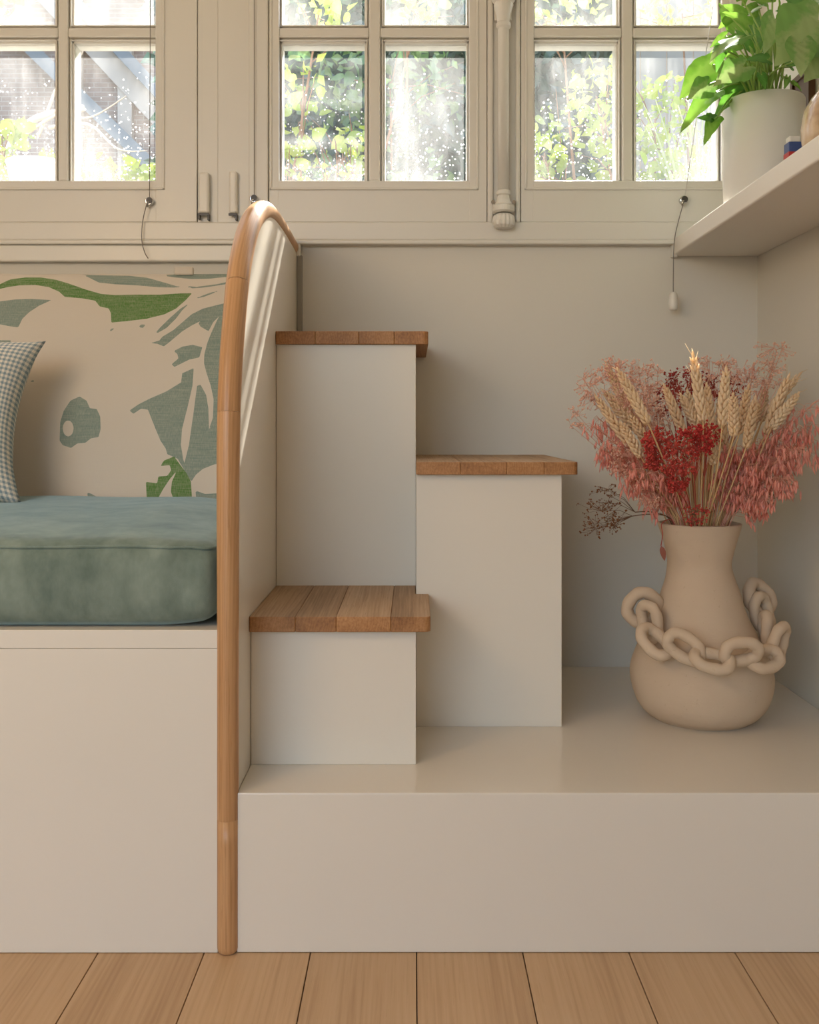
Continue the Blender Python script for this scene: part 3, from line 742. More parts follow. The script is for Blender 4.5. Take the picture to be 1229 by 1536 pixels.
def back_def(p, u, v, w):
    s = 1-v                                                   # 1 on the front
    ez = min(1, max(0, (p.z-BZ0)/(BZ1-BZ0)))
    ed = min((p.x-BX0), (BX1-p.x))
    puff = .012*(math.sin(PI*ez)**.5 if 0 < ez < 1 else 0)*min(1, max(0, ed/.1))**.5
    yf = face_y(p.z)
    lean = yf-.625; ez = .5+.5*(ez-.25)/.75 if ez > .25 else ez*2
    p.y += lean*min(1, s*1.0) - puff*s
    p.y += mnoise.noise(Vector((p.x*7, 3.1, p.z*7)))*.004*s
    if p.z > BZ1-.02: p.z += mnoise.noise(Vector((p.x*9, 1, 0)))*.005
    return p
t = thing('back_cushion', 'linen back cushion printed with sage and green leaf shapes', 'cushion', (-1.02, .7, .4865))
bm = rounded_block(BX0, BX1, .625, .755, BZ0, BZ1, .022, (400, 6, 230), back_def)
bc = obj('cover', bm, M['linen'], t, smooth=True)
co = np.array([v.co[:] for v in bc.data.vertices])
rr = 1+(co[:, 1])/CAM_D
rr = 1+(.613+(co[:, 2]-.62)*.15)/CAM_D
pxx = 620+co[:, 0]*1000/rr; pyy = 640-(co[:, 2]-CAM_Z)*1000/rr
PP = np.stack([pxx*2.926, (pyy-360)*2.926], 1)
sg = np.max([sdf(PP, q) for q in SAGE], 0); sg = np.maximum(sg, np.minimum(sdf(PP, BLOB), -sdf(PP, HOLE)))
# the cloth goes on to the left of the part in view
gn = np.max([sdf(PP, q) for q in GREEN], 0)
more = [[(x-1350, y) for x, y in q] for q in SAGE[5:9]]
sg = np.maximum(sg, np.max([sdf(PP, q) for q in more], 0))
for nm, a in (('sage', sg), ('green', gn)):
    at = bc.data.attributes.new(nm, 'FLOAT', 'POINT'); at.data.foreach_set('value', a.astype(np.float32))
obj('zip_tab', bx((262-620)*.00147, (290-620)*.00147, .70, .715, 1.124, 1.142), M['linen'], t, bevel=.003)

# gingham pillow
t = thing('pillow', 'small gingham check pillow propped against the printed cushion', 'pillow', (-1.0, .46, .64))
def pillow(w, h, d, n=44):
    bm = bmesh.new(); uv = bm.loops.layers.uv.new('UVMap'); grid = {}
    for s in (1, -1):
        for i in range(n+1):
            for j in range(n+1):
                u, v = 2*i/n-1, 2*j/n-1
                edge = i in (0, n) or j in (0, n)
                if s == -1 and edge: grid[(s, i, j)] = grid[(1, i, j)]; continue
                px = u*(1-.17*(1-v*v)**1.0*abs(u)**3)*w/2
                pz = v*(1-.11*(1-u*u)*abs(v)**3)*h/2
                th = ((1-u**4)*(1-v**4))**.55*d/2
                th *= 1+.10*mnoise.noise(Vector((u*2.2, v*2.2, s)))
                th += .004*mnoise.noise(Vector((u*7, v*7, s*3)))*(1-u*u)*(1-v*v)
                grid[(s, i, j)] = bm.verts.new((px, -s*th, pz))
    for s in (1, -1):
        for i in range(n):
            for j in range(n):
                q = [(i, j), (i+1, j), (i+1, j+1), (i, j+1)]
                if s == -1: q = q[::-1]
                f = bm.faces.new([grid[(s, a, b_)] for a, b_ in q])
                for lp, (a, b_) in zip(f.loops, q): lp[uv].uv = (a/n*w/.0098, b_/n*h/.0098)
    return bm
bm = pillow(.46, .345, .13)
bmesh.ops.transform(bm, matrix=Matrix.Translation((-.973, .445, .810)) @ Matrix.Rotation(math.radians(-20), 4, 'X') @ Matrix.Rotation(math.radians(0.5), 4, 'Y') @ Matrix.Rotation(math.radians(5), 4, 'Z'), verts=bm.verts)
obj('cover', bm, M['gingham'], t, smooth=True)

# ------------------------------------------------------------------ shelf and what stands on it
tag(obj('shelf', bx(.593, .7905, -.9, .7915, 1.18, 1.218), M['shelf'], bevel=.0035, seg=3), 'white painted wall shelf over the vase, reaching the window', 'shelf')
tag(obj('bracket', bx(.590, .602, .772, .7925, 1.176, 1.235), M['trim'], bevel=.002), 'small white end block where the shelf meets the window sill', 'trim block')
PX, PY, PR, PZ = .684, .450, .0765, 1.218
t = thing('plant_pot', 'matte white cylindrical pot with green arrowhead plant on the shelf', 'plant', (PX, PY, PZ))
obj('pot', lathe([(0, 0), (PR-.014, 0), (PR-.004, .004), (PR-.001, .016), (PR, .05), (PR, .203), (PR-.002, .206), (PR-.006, .206), (PR-.008, .200), (PR-.008, .17), (0, .17)], (PX, PY, PZ), 64), M['pot'], t, smooth=True)
obj('soil', lathe([(PR-.0085, .172), (.04, .182), (0, .185)], (PX, PY, PZ), 32), M['soil'], t, smooth=True)
def syn_leaf(name, mat, ear=.28, wid=.78, curl=.25, fold=.22, seed=0):
    """arrowhead leaf, tip at +Y, unit length"""
    out = [(0, .02), (.06, -.10*ear/.28), (.17, -ear), (.28, -ear*.75), (.36, -.02), (.385*wid/.78, .14), (.36*wid/.78, .32), (.28*wid/.78, .52), (.18*wid/.78, .70), (.085, .87), (.03, .96), (0, 1.0)]
    sm = spline([(x, y, 0) for x, y in out], 3); bm = bmesh.new(); rng = random.Random(seed)
    half = {}
    mids = [bm.verts.new((0, max(.0, min(1, p.y)), -curl*max(0, p.y)**2)) for p in sm]
    for s in (-1, 1):
        cols = []
        for kf in (.34, .68, 1.0):
            cols.append([bm.verts.new((s*p.x*kf, max(0, p.y)*1.0*(1-kf)+p.y*kf if p.y < 0 else p.y, -curl*max(0, p.y)**2 + fold*p.x*kf - .30*(p.x*kf)**2*(1+rng.uniform(-.3, .3)) + (.014*math.sin(p.y*19+seed)*kf if kf > .9 else 0))) for p in sm])
        prev = mids
        for c in cols:
            for i in range(len(sm)-1):
                q = [prev[i], prev[i+1], c[i+1], c[i]]
                if s < 0: q = q[::-1]
                try: bm.faces.new(q)
                except ValueError: pass
            prev = c
    bmesh.ops.remove_doubles(bm, verts=bm.verts, dist=.004)
    me = bpy.data.meshes.new(name); bm.normal_update(); bm.to_mesh(me); bm.free(); me.materials.append(mat)
    at = me.attributes.new('mid', 'FLOAT', 'POINT')
    for i, v in enumerate(me.vertices): at.data[i].value = abs(v.co.x)
    for p in me.polygons: p.use_smooth = True
    return me
def synmat(name, edge, mid, trans, gloss=.05):
    t = NT(name); a = t.node('ShaderNodeAttribute', attribute_name='mid').outputs['Fac']
    n = t.noise(t.coord(rand=7), 6, 4)
    f = t.math('ADD', t.math('MULTIPLY', a, 2.6), t.math('MULTIPLY_ADD', n, 1.2, -.6))
    c = t.ramp(f, [(.05, mid), (.25, mid), (.6, edge)])
    vein = t.node('ShaderNodeTexWave', {'Vector': t.coord((1, 1, 0)), 'Scale': 2.6, 'Distortion': .6}, bands_direction='DIAGONAL').outputs['Fac']
    d = t.node('ShaderNodeBsdfDiffuse', {'Color': c, 'Normal': t.bump(vein, .2, .01)}); tr = t.node('ShaderNodeBsdfTranslucent', {'Color': t.mix(.15, c, (.34, .54, .03, 1))})
    g = t.node('ShaderNodeBsdfGlossy', {'Color': (1, 1, 1, 1), 'Roughness': .28})
    m1 = t.node('ShaderNodeMixShader', {0: trans, 1: d.outputs[0], 2: tr.outputs[0]})
    return t.done(t.node('ShaderNodeMixShader', {0: gloss, 1: m1.outputs[0], 2: g.outputs[0]}))
GR1 = synmat('arrowhead_leaf_bright', (.13, .33, .03, 1), (.21, .41, .06, 1), .4)
GR2 = synmat('arrowhead_leaf_deep', (.05, .22, .02, 1), (.09, .29, .04, 1), .45, .08)
GR3 = synmat('arrowhead_leaf_variegated', (.17, .36, .08, 1), (.34, .46, .18, 1), .4)
LFS = {'b': [syn_leaf('arrowhead_leaf', GR1, .28, .78, .2, .2, 1), syn_leaf('arrowhead_leaf', GR1, .22, .6, .35, .35, 2)],
       'd': [syn_leaf('arrowhead_leaf', GR2, .25, .75, .2, .2, 3), syn_leaf('arrowhead_leaf', GR2, .2, .6, .3, .3, 4)],
       'v': [syn_leaf('arrowhead_leaf', GR3, .3, .95, .25, .15, 5), syn_leaf('arrowhead_leaf', GR3, .25, .8, .3, .25, 6)]}
STEM = plain('petiole', (.30, .46, .10, 1), .4)
def Z4(x, y): return 980+x/4.8, y/4.8
# leaf base, leaf tip (in quarter-pixel reading of the photograph), depth ratios at base and tip, kind, width factor, petiole
LV = [((430,470),(205,650),1.27,1.24,'b',1.0),((420,680),(225,850),1.26,1.23,'b',.8),((400,610),(275,685),1.25,1.23,'v',.9),
 ((440,860),(385,990),1.27,1.25,'b',1.0),((445,858),(330,838),1.27,1.26,'d',.8),((440,858),(385,785),1.27,1.28,'d',.8),
 ((630,275),(405,345),1.24,1.20,'v',.6),((495,345),(465,485),1.23,1.22,'d',1.0),((650,480),(465,565),1.22,1.20,'v',.9),
 ((600,320),(340,410),1.33,1.34,'b',1.0),((590,200),(500,-20),1.36,1.38,'b',1.0),((680,180),(555,65),1.27,1.25,'b',1.0),
 ((760,340),(720,140),1.33,1.34,'d',1.1),((880,140),(830,325),1.20,1.18,'v',.9),((890,130),(935,-20),1.24,1.22,'b',.9),
 ((1070,120),(900,50),1.30,1.30,'d',1.0),((1190,150),(930,385),1.17,1.14,'v',1.2),((1060,310),(1085,492),1.15,1.13,'v',1.1),
 ((1230,380),(1130,545),1.17,1.15,'v',1.3),((1000,-40),(1110,90),1.27,1.25,'d',1.2),((640,600),(462,805),1.29,1.28,'d',.8),
 ((510,590),(390,645),1.31,1.30,'b',1.1),((970,560),(950,640),1.30,1.30,'b',.9),((1010,600),(1085,640),1.31,1.31,'b',.9),((780,540),(815,630),1.22,1.21,'d',.9),
 ((820,20),(660,-60),1.33,1.35,'b',1.1),((760,60),(640,100),1.30,1.32,'v',.8),((640,430),(560,380),1.34,1.35,'b',1.2),((720,470),(640,360),1.36,1.38,'b',1.2),
 ((560,480),(440,560),1.33,1.33,'b',1.1),((700,560),(540,610),1.36,1.37,'b',1.0),((820,430),(700,400),1.25,1.23,'d',.9),((600,540),(480,480),1.30,1.29,'d',1.0),
 ((840,300),(960,200),1.36,1.38,'d',1.1),((720,250),(860,80),1.38,1.40,'b',1.2),((1150,40),(1230,-60),1.22,1.2,'v',1.2),((560,120),(470,210),1.35,1.36,'b',1.0),((940,330),(1010,230),1.38,1.39,'d',1.0),((460,420),(340,470),1.36,1.36,'b',.9),((640,0),(720,-120),1.3,1.28,'b',1.1),((640,110),(520,20),1.31,1.30,'b',1.1),((700,100),(760,-30),1.33,1.34,'b',1.1),((520,260),(400,330),1.35,1.36,'b',1.1),((860,240),(790,330),1.29,1.28,'d',1.0),((690,330),(610,200),1.30,1.29,'d',1.1),((930,250),(880,120),1.32,1.33,'b',1.0),((580,420),(500,330),1.29,1.28,'b',1.0),((780,180),(700,60),1.36,1.37,'d',1.1),((540,650),(440,700),1.33,1.33,'d',1.0),((1000,480),(920,420),1.31,1.30,'d',.9),((860,-30),(820,-160),1.28,1.26,'d',1.1)]
for i, (b0, tp, r0, r1, kd, wf) in enumerate(LV):
    B = W(*Z4(*b0), r0); T = W(*Z4(*tp), r1); d = T-B; L = d.length
    n = (Vector((R(-.35, .35), -1, R(.0, .7)))); 
    if kd == 'v' and wf == .6: n = Vector((0, -.35, 1))
    m = orient(B, d, n, L) @ Matrix.Diagonal((wf*(.85 if kd != 'v' else 1), 1, 1, 1))
    if T.x > .772 or B.x > .772: continue
    lf = inst('leaf', LFS[kd][i % 2], m, t)
    root = Vector((PX+R(-.028, .028), PY+R(-.028, .028), PZ+.178))
    h = B-root
    mid = root+Vector((h.x*.35, h.y*.35, max(h.z*.62, .05+h.z*.3)))
    obj('petiole', tube(spline([root, mid, B], 7), [.0026]*8+[.0018]*7, 6), STEM, t, smooth=True)
# round vessel, little carton, framed board
tag(obj('round_vessel', lathe([(0, 0), (.028, 0), (.046, .012), (.060, .04), (.063, .07), (.058, .10), (.046, .122), (.036, .132), (.034, .143), (.030, .143), (.030, .13), (.0, .06)], (.712, .165, 1.218), 48), M['pearl'], smooth=True), 'round pearly beige vessel on the shelf', 'vessel')
t = thing('carton', 'tiny blue and red carton with a white cap between pot and vessel', 'carton', (.684, .3, 1.218))
obj('body', bx(.672, .696, .288, .312, 1.218, 1.300), plain('blue_print', srgb(62, 84, 140), .4), t, bevel=.001)
obj('band', bx(.6715, .6965, .2875, .3125, 1.262, 1.282), plain('red_print', srgb(196, 52, 48), .4), t)
obj('cap', bx(.674, .694, .290, .310, 1.300, 1.311), M['white'], t, bevel=.002)
t = thing('picture_frame', 'brown wooden frame leaning on the wall behind the pot', 'frame', (.78, .49, 1.218))
obj('back', bx(.781, .7895, .462, .56, 1.218, 1.50), M['brownwood'], t)
for y0, y1, z0, z1 in ((.462, .474, 1.218, 1.50), (.548, .56, 1.218, 1.50), (.474, .548, 1.218, 1.23), (.474, .548, 1.488, 1.50)): obj('edge', bx(.776, .7815, y0, y1, z0, z1), M['brownwood'], t, bevel=.001)

# ------------------------------------------------------------------ vase with clay chain
VX, VY, VZ = .546, .393, .24
prof = [(0, 0), (.080, 0), (.092, .003), (.108, .014), (.122, .034), (.130, .062), (.1312, .085), (.127, .110), (.117, .136), (.104, .158), (.091, .184), (.080, .212), (.0715, .240), (.064, .262), (.0595, .285), (.060, .300), (.066, .328), (.073, .352), (.0765, .364), (.0765, .367), (.074, .368), (.071, .364), (.060, .325), (.054, .29), (.058, .26), (.070, .22), (.10, .14), (.11, .06), (0, .02)]
t = thing('vase', 'tall rough clay vase with a chain of clay links round its shoulder', 'vase', (VX, VY, VZ))
pp = [(p.x, p.z) for p in spline([(r, 0, z) for r, z in prof], 4)]; pp[0] = (0, 0)
bm = lathe([(max(r, 0), z) for r, z in pp], (VX, VY, VZ), 72)
for v in bm.verts:
    d = Vector((v.co.x-VX, v.co.y-VY, 0))
    if d.length > .02: v.co += d.normalized()*mnoise.noise(Vector((v.co.x*14, v.co.y*14, v.co.z*20)))*.0022
    if .001 < v.co.z-VZ: v.co.x += .004*(v.co.z-VZ)/.36*-1
obj('body', bm, M['clay'], t, smooth=True)
def prof_r(z):
    for (r0, z0), (r1, z1) in zip(prof[1:20], prof[2:21]):
        if z0 <= z-VZ <= z1: return r0+(r1-r0)*(z-VZ-z0)/(z1-z0)
    return .1
def link_mesh(name, a, b, rad, gap=0, n=30, m=12):
    bm = bmesh.new(); pts = []
    for i in range(n):
        th = 2*PI*i/n; c, s = math.cos(th), math.sin(th); e = .8
        pts.append(Vector((a*math.copysign(abs(c)**e, c), b*math.copysign(abs(s)**e, s), .0025*math.sin(2*th+1))))
    rings = []
    for i, p in enumerate(pts):
        tt = (pts[(i+1) % n]-pts[i-1]).normalized(); nn = Vector((0, 0, 1)); bb = tt.cross(nn).normalized()
        rr_ = rad*(1+.06*math.sin(i*1.7))
        rings.append([bm.verts.new(p+(nn*math.sin(2*PI*k/m)+bb*math.cos(2*PI*k/m))*rr_) for k in range(m)])
    for i in range(n):
        for k in range(m): bm.faces.new((rings[i][k], rings[(i+1) % n][k], rings[(i+1) % n][(k+1) % m], rings[i][(k+1) % m]))
    bmesh.ops.recalc_face_normals(bm, faces=bm.faces)
    me = bpy.data.meshes.new(name); bm.to_mesh(me); bm.free(); me.materials.append(M['clay'])
    for p in me.polygons: p.use_smooth = True
    return me
LK = link_mesh('chain_link', .0300, .0180, .0104)
RG = link_mesh('ring_handle', .0285, .0262, .0116)
def Z8(x, y): return 840+x/3.16, 760+y/3.16
# ring handles
def place_link(me, name, c, along, nrm): inst(name, me, orient_x(c, along, nrm), t)
def orient_x(c, along, nrm):
    a = Vector(along).normalized(); n = Vector(nrm); n = (n-a*n.dot(a)).normalized(); b_ = n.cross(a)
    return Matrix.Translation(c) @ Matrix((a, b_, n)).transposed().to_4x4()
place_link(RG, 'ring_handle', W(*Z8(393, 478), 1.252), (.55, -.1, .8), (.15, -1, .1))
place_link(RG, 'ring_handle', W(*Z8(945, 432), 1.285), (.75, .2, -.6), (.55, -.8, .25))
# chain: photograph point, depth ratio, in-plane direction of the link's long axis (x, z), roll of the link plane
CH = [((425,545),1.226,(.45,-1),(-.85,-.5,.3)), ((452,640),1.193,(1,-.55),(.1,-.75,.75)), ((590,665),1.168,(1,-.55),(.1,-.9,-.3)),
      ((722,728),1.150,(1,-.16),(0,-.6,.9)), ((860,690),1.152,(1,.05),(-.1,-.9,-.3)), ((968,722),1.170,(1,.15),(.1,-.6,.8)),
      ((1040,645),1.198,(.75,.85),(.55,-.75,-.3)), ((978,590),1.245,(-.35,1),(.9,-.2,.4)), ((960,500),1.268,(-.8,.65),(.4,-.8,.5))]
for (x, y), r, (ax, az), nr in CH:
    c = W(*Z8(x, y), r); 
    ay = 0
    # follow the shoulder: the long axis stays tangent to the body
    rad = Vector((c.x-VX, c.y-VY, 0)); rad.normalize(); a = Vector((ax, 0, az)); a = a-rad*a.dot(rad)*.85
    place_link(LK, 'chain_link', c, a, nr)

# ------------------------------------------------------------------ dried flowers
M['straw'] = plain('straw_stem', srgb(224, 192, 140), .6)
M['wheat'] = leafmat('wheat_ear', srgb(255, 236, 202), srgb(248, 220, 180), .35, .5, 60, .03)
M['oat'] = leafmat('pink_oat', srgb(255, 172, 156), srgb(255, 206, 188), .5, .5, 60, .03)
M['red'] = leafmat('red_gypsophila', srgb(204, 62, 64), srgb(226, 110, 98), .3, .6, 60, .0)
M['maroon'] = leafmat('maroon_gypsophila', srgb(168, 58, 60), srgb(190, 92, 84), .25, .6, 60, .0)
M['rose'] = leafmat('dusty_pink_gypsophila', srgb(255, 228, 208), srgb(250, 206, 186), .4, .6, 60, .0)
M['brown'] = leafmat('brown_buds', srgb(124, 80, 54), srgb(152, 104, 72), .15, .6, 60, .0)
M['twig'] = plain('thin_twig', srgb(120, 88, 62), .7)
M['pinkstem'] = plain('pink_stem', srgb(222, 164, 140), .7)
M['redstem'] = plain('red_stem', srgb(190, 90, 74), .7)
def seed(bm, p, d, L, w, nrm=None, k=5):
    d = d.normalized(); x = d.orthogonal().normalized(); y = d.cross(x)
    a = bm.verts.new(p); tip = bm.verts.new(p+d*L)
    r1 = [bm.verts.new(p+d*L*.30+(x*math.cos(2*PI*i/k)+y*math.sin(2*PI*i/k))*w) for i in range(k)]
    r2 = [bm.verts.new(p+d*L*.65+(x*math.cos(2*PI*i/k)+y*math.sin(2*PI*i/k))*w*.8) for i in range(k)]
    for i in range(k):
        j = (i+1) % k; bm.faces.new((a, r1[j], r1[i])); bm.faces.new((r1[i], r1[j], r2[j], r2[i])); bm.faces.new((r2[i], r2[j], tip))
def wheat_ear(name, n=13, L=.085):
    bm = bmesh.new()
    for i in range(n):
        tt = i/n; z = tt*L*.88; w = (1-.5*tt**3)*(.8+.2*min(1, tt*5))
        for k in range(4):
            a = k*PI/2+(PI/4 if i % 2 else 0)+R(-.15, .15); side = Vector((math.cos(a), math.sin(a)*.75, 0))
            seed(bm, Vector((0, 0, z))+side*.0022*w, Vector((side.x*.42, side.y*.42, 1.0)), .0150*w, .0030*w, k=5)
    seed(bm, Vector((0, 0, L*.86)), Vector((0, 0, 1)), .013, .0022)
    for i in range(9): p = Vector((R(-.004, .004), R(-.004, .004), L*R(.4, .95))); tube([p, p+Vector((R(-.009, .009), R(-.006, .006), .016))], [.0004, .0002], 3, bm)
    me = bpy.data.meshes.new(name); bm.to_mesh(me); bm.free(); me.materials.append(M['wheat'])
    for p in me.polygons: p.use_smooth = True
    return me
EARS = [wheat_ear('ear', 13), wheat_ear('ear', 14), wheat_ear('ear', 12)]
def Z7(x, y): return 840+x/3.16, 500+y/3.16
MOUTH = Vector((VX-.006, VY, VZ+.366))
def mouth_root(tip, spread=.036, toward=.9):
    d = Vector((tip.x-MOUTH.x, tip.y-MOUTH.y, 0)); d = d/max(.12, d.length)
    return MOUTH+Vector((d.x*spread*toward+R(-.006, .006), d.y*spread*toward+R(-.006, .006), -.05))
def over_rim(root, T):
    """point where a stem leaves the mouth: inside the rim, a little above it"""
    z = MOUTH.z+.012; f = (z-root.z)/(T.z-root.z) if T.z > z+.02 else .5
    p = root.lerp(T, min(.6, f)); d = Vector((p.x-MOUTH.x, p.y-MOUTH.y, 0))
    if d.length > .058: d *= .058/d.length
    return Vector((MOUTH.x+d.x, MOUTH.y+d.y, z))
def off_vase(e): return e.z > MOUTH.z+.028 or Vector((e.x-MOUTH.x, e.y-MOUTH.y, 0)).length > .098
WH = [((590,480),(490,235),1.22),((668,480),(568,280),1.23),((652,468),(602,262),1.27),((680,420),(628,78),1.148),((722,480),(695,230),1.22),((728,625),(706,440),1.19),
 ((770,440),(790,150),1.132),((825,490),(822,278),1.10),((850,480),(897,238),1.20),((882,545),(930,290),1.18),((742,600),(733,430),1.21),((785,570),(752,300),1.21),
 ((975,480),(1092,185),1.22),((1000,455),(1140,275),1.20),((965,400),(1150,180),1.28),((1005,430),(1072,215),1.30),((955,420),(975,250),1.30),
 ((335,535),(165,290),1.20),((370,440),(195,262),1.24),((405,450),(240,285),1.27),((388,590),(285,415),1.19),((340,390),(215,138),1.28),((420,430),(270,160),1.132),((385,475),(232,320),1.22),((905,470),(945,330),1.26),((690,440),(660,270),1.29),((440,560),(330,380),1.25)]
PUB = 'wheat stalks in the vase'
def side_of(x): return 'leaning towards the steps' if x < 450 else ('standing upright in the middle of the bunch' if x < 940 else 'leaning towards the side wall')
# every stem, ear, bud and spikelet claims its own space, so that nothing in the bunch runs through its neighbour
CELL = .006; OCC = {}; CAPS = []; OWN = [0]
def key(p): return (int(p.x//CELL), int(p.y//CELL), int(p.z//CELL))
def dense(P, step=.0018):
    out = [P[0]]
    for a, b_ in zip(P[:-1], P[1:]):
        n_ = max(1, int((b_-a).length/step)+1); out += [a.lerp(b_, k/n_) for k in range(1, n_+1)]
    return out
def seg_d(p, a, b_):
    e = b_-a; t_ = max(0, min(1, (p-a).dot(e)/e.length_squared)); return (p-a-e*t_).length
def clash(P, rad, own, caps=True):
    n_ = 0
    for p in P:
        if caps and any(o != own and seg_d(p, a, b_) < rr_+rad for a, b_, rr_, o in CAPS): n_ += 3; continue
        kx, ky, kz = key(p); hit = False
        for dx in (-1, 0, 1):
            for dy in (-1, 0, 1):
                for dz in (-1, 0, 1):
                    for q, r_, o in OCC.get((kx+dx, ky+dy, kz+dz), ()):
                        if o != own and (q-p).length_squared < (r_+rad)**2: hit = True; break
                    if hit: break
                if hit: break
            if hit: break
        n_ += hit
    return n_
def claim(P, rad, own):
    for p in P: OCC.setdefault(key(p), []).append((p.copy(), rad, own))
def new_own(): OWN[0] += 1; return OWN[0]
def best(make, rad, own, tries, caps=True):
    """make(k) -> points; keeps the first clear candidate, else the least crowded"""
    top = None
    for k in range(tries):
        P = make(k); D = dense(P); c_ = clash(D, rad, own, caps)
        if top is None or c_ < top[0]: top = (c_, P, D)
        if c_ == 0: break
    claim(top[2], rad, own)
    return top[1], top[0]
def ears_gap(B, T):
    g = 1.0
    for a, b_, rr_, o in CAPS:
        for k in range(9): g = min(g, seg_d(B.lerp(T, k/8), a, b_)-rr_-.0098)
    return g
stalks = {}
for i in sorted(range(len(WH)), key=lambda i: i not in (3, 6, 7, 22)):
    b0, tp, r = WH[i]; fixed = i in (3, 6, 7, 22); tilt = 0 if fixed else R(-.012, .004); top = None
    for k in range(1 if fixed else 25):
        dr = ((k+1)//2)*.005*(1 if k % 2 else -1)
        B = W(*Z7(*b0), r+dr); T = W(*Z7(*tp), r+dr+tilt); g_ = ears_gap(B, T)
        if top is None or g_ > top[0]: top = (g_, B, T)
        if g_ > 0: break
    g_, B, T = top; own = new_own(); stalks[i] = (B, T, own); CAPS.append((B, T, .0098, own))
for i, (b0, tp, r) in enumerate(WH):
    B, T, own = stalks[i]
    def mk(k):
        w = min(1, k/12); root = mouth_root(T)+Vector((R(-1, 1), R(-1, 1), 0))*.010*w; wp = over_rim(root, B)
        wp.x += R(-.006, .006)*w; wp.y += R(-.006, .006)*w
        return spline([root, wp, wp.lerp(B, .5)+Vector((R(-.004, .004), R(-.010, .010)*w, 0)), B, B.lerp(T, .3)], 5)
    pts, _ = best(mk, .0015, own, 40)
    s = thing('wheat_stalk', {3: 'tallest pale wheat stalk, its ear rising clear above the bunch', 6: 'second tallest wheat stalk with a sunlit tip, beside the tallest one', 14: 'outermost tall wheat stalk leaning towards the side wall', 17: 'outermost wheat stalk leaning towards the steps, lowest ear of that fan', 5: 'short wheat stalk whose ear hangs just under the upright ones'}.get(i, 'dried pale wheat stalk '+side_of(tp[0])), 'wheat', pts[0], PUB)
    obj('stem', tube(pts, .0013, 6), M['straw'], s, smooth=True)
    d = T-B; z = d.normalized(); x = (Vector((1, R(-.6, .6), 0))-z*z.x).normalized(); x = (x-z*x.dot(z)).normalized()
    m = Matrix.Translation(B) @ Matrix((x, z.cross(x), z)).transposed().to_4x4() @ Matrix.Diagonal((1.3, 1.3, d.length/.085, 1))
    inst('ear', EARS[i % 3], m, s)
# bare straw stems filling the mouth
def add_straws():
    for i in range(44):
        own = new_own()
        def mk(k):
            a = R(0, 2*PI); q = R(.15, .95); root = MOUTH+Vector((math.cos(a)*.040*q, math.sin(a)*.040*q, -.05)); T = MOUTH+Vector((math.cos(a)*.15*q, math.sin(a)*.10*q, R(.08, .18)))
            return spline([root, root.lerp(T, .5)+Vector((0, 0, .01)), T], 5)
        pts, _ = best(mk, .0014, own, 60)
        tag(obj('straw', tube(pts, .0012, 5), M['straw'], smooth=True), 'bare straw stem among the dried flowers in the vase mouth', 'straw', 'bare straws in the vase')

FILL = []
def ball(bm, p, r):
    vs = [bm.verts.new(p+Vector(v)*r) for v in ((1,0,0),(-1,0,0),(0,1,0),(0,-1,0),(0,0,1),(0,0,-1))]
    for a, b_, c in ((0,2,4),(2,1,4),(1,3,4),(3,0,4),(2,0,5),(1,2,5),(3,1,5),(0,3,5)): bm.faces.new((vs[a], vs[b_], vs[c]))
def sprig(name, lab, cat, grp, centre, radii, n, mat, stem, size=(.0016, .0028), fork=.6, root=None):
    c = Vector(centre); own = new_own(); r0 = root
    def mk(k):
        w = min(1, k/12); rt = (r0.copy() if r0 else mouth_root(c))+Vector((R(-1, 1), R(-1, 1), 0))*.008*w
        wp = over_rim(rt, c); wp.x += R(-.006, .006)*w; wp.y += R(-.006, .006)*w; hub = wp.lerp(c, fork*.85)+rdir()*.012*w
        return spline([rt, wp, wp.lerp(hub, .5)+Vector((0, 0, .006)), hub], 5)
    main, _ = best(mk, .0012, own, 50)
    s = thing(name, lab, cat, main[0], grp)
    def spot(lo, hi, pw):
        v = rdir()*R(lo, hi)**pw; return c+Vector((v.x*radii[0], v.y*radii[1], v.z*radii[2]))
    def fill():
        sb, fb = bmesh.new(), bmesh.new(); hub = main[-1]; tube(main, .0010, 4, sb); nodes = []
        for _ in range(max(4, n//14)):
            def mk2(k):
                e = spot(.15, .8, 1)
                if not off_vase(e): e.z = max(e.z, MOUTH.z+.03)
                return [hub, hub.lerp(e, .5)+rdir()*.008, e]
            P, _c = best(mk2, .0009, own, 14); nodes.append(P[-1]); tube(P, [.0007, .0005, .0004], 3, sb)
        for _ in range(n):
            for k in range(10):                              # a bud only goes where there is room for it
                e = spot(.2, 1, .5); rb = R(*size)
                if not off_vase(e) or clash([e], rb, own): continue
                q = min(nodes, key=lambda w_: (w_-e).length_squared); P = [q, q.lerp(e, .5)+rdir()*.003, e]
                if clash(dense(P)[:-1], .0005, own): continue
                claim([e], rb, own); claim(dense(P), .0005, own)
                if (q-e).length > .003: tube(P, .0003, 3, sb, cap=False)
                ball(fb, e, rb)
                e2 = e+rdir()*.004
                if R(0, 1) < .5 and not clash([e2], rb*.8, own): claim([e2], rb*.8, own); ball(fb, e2, rb*.8)
                break
        obj('stems', sb, stem, s)
        fo = obj('blossom', fb, mat, s, smooth=True); fo['kind'] = 'stuff'
    FILL.append(fill)
    return s
GG = 'gypsophila sprigs in the vase'
def sp(px, py, r, rad, n, mat, stem, lab, **k): sprig('gypsophila_sprig', lab, 'dried flower', GG, W(*Z7(px, py), r), rad, n, M[mat], M[stem], **k)
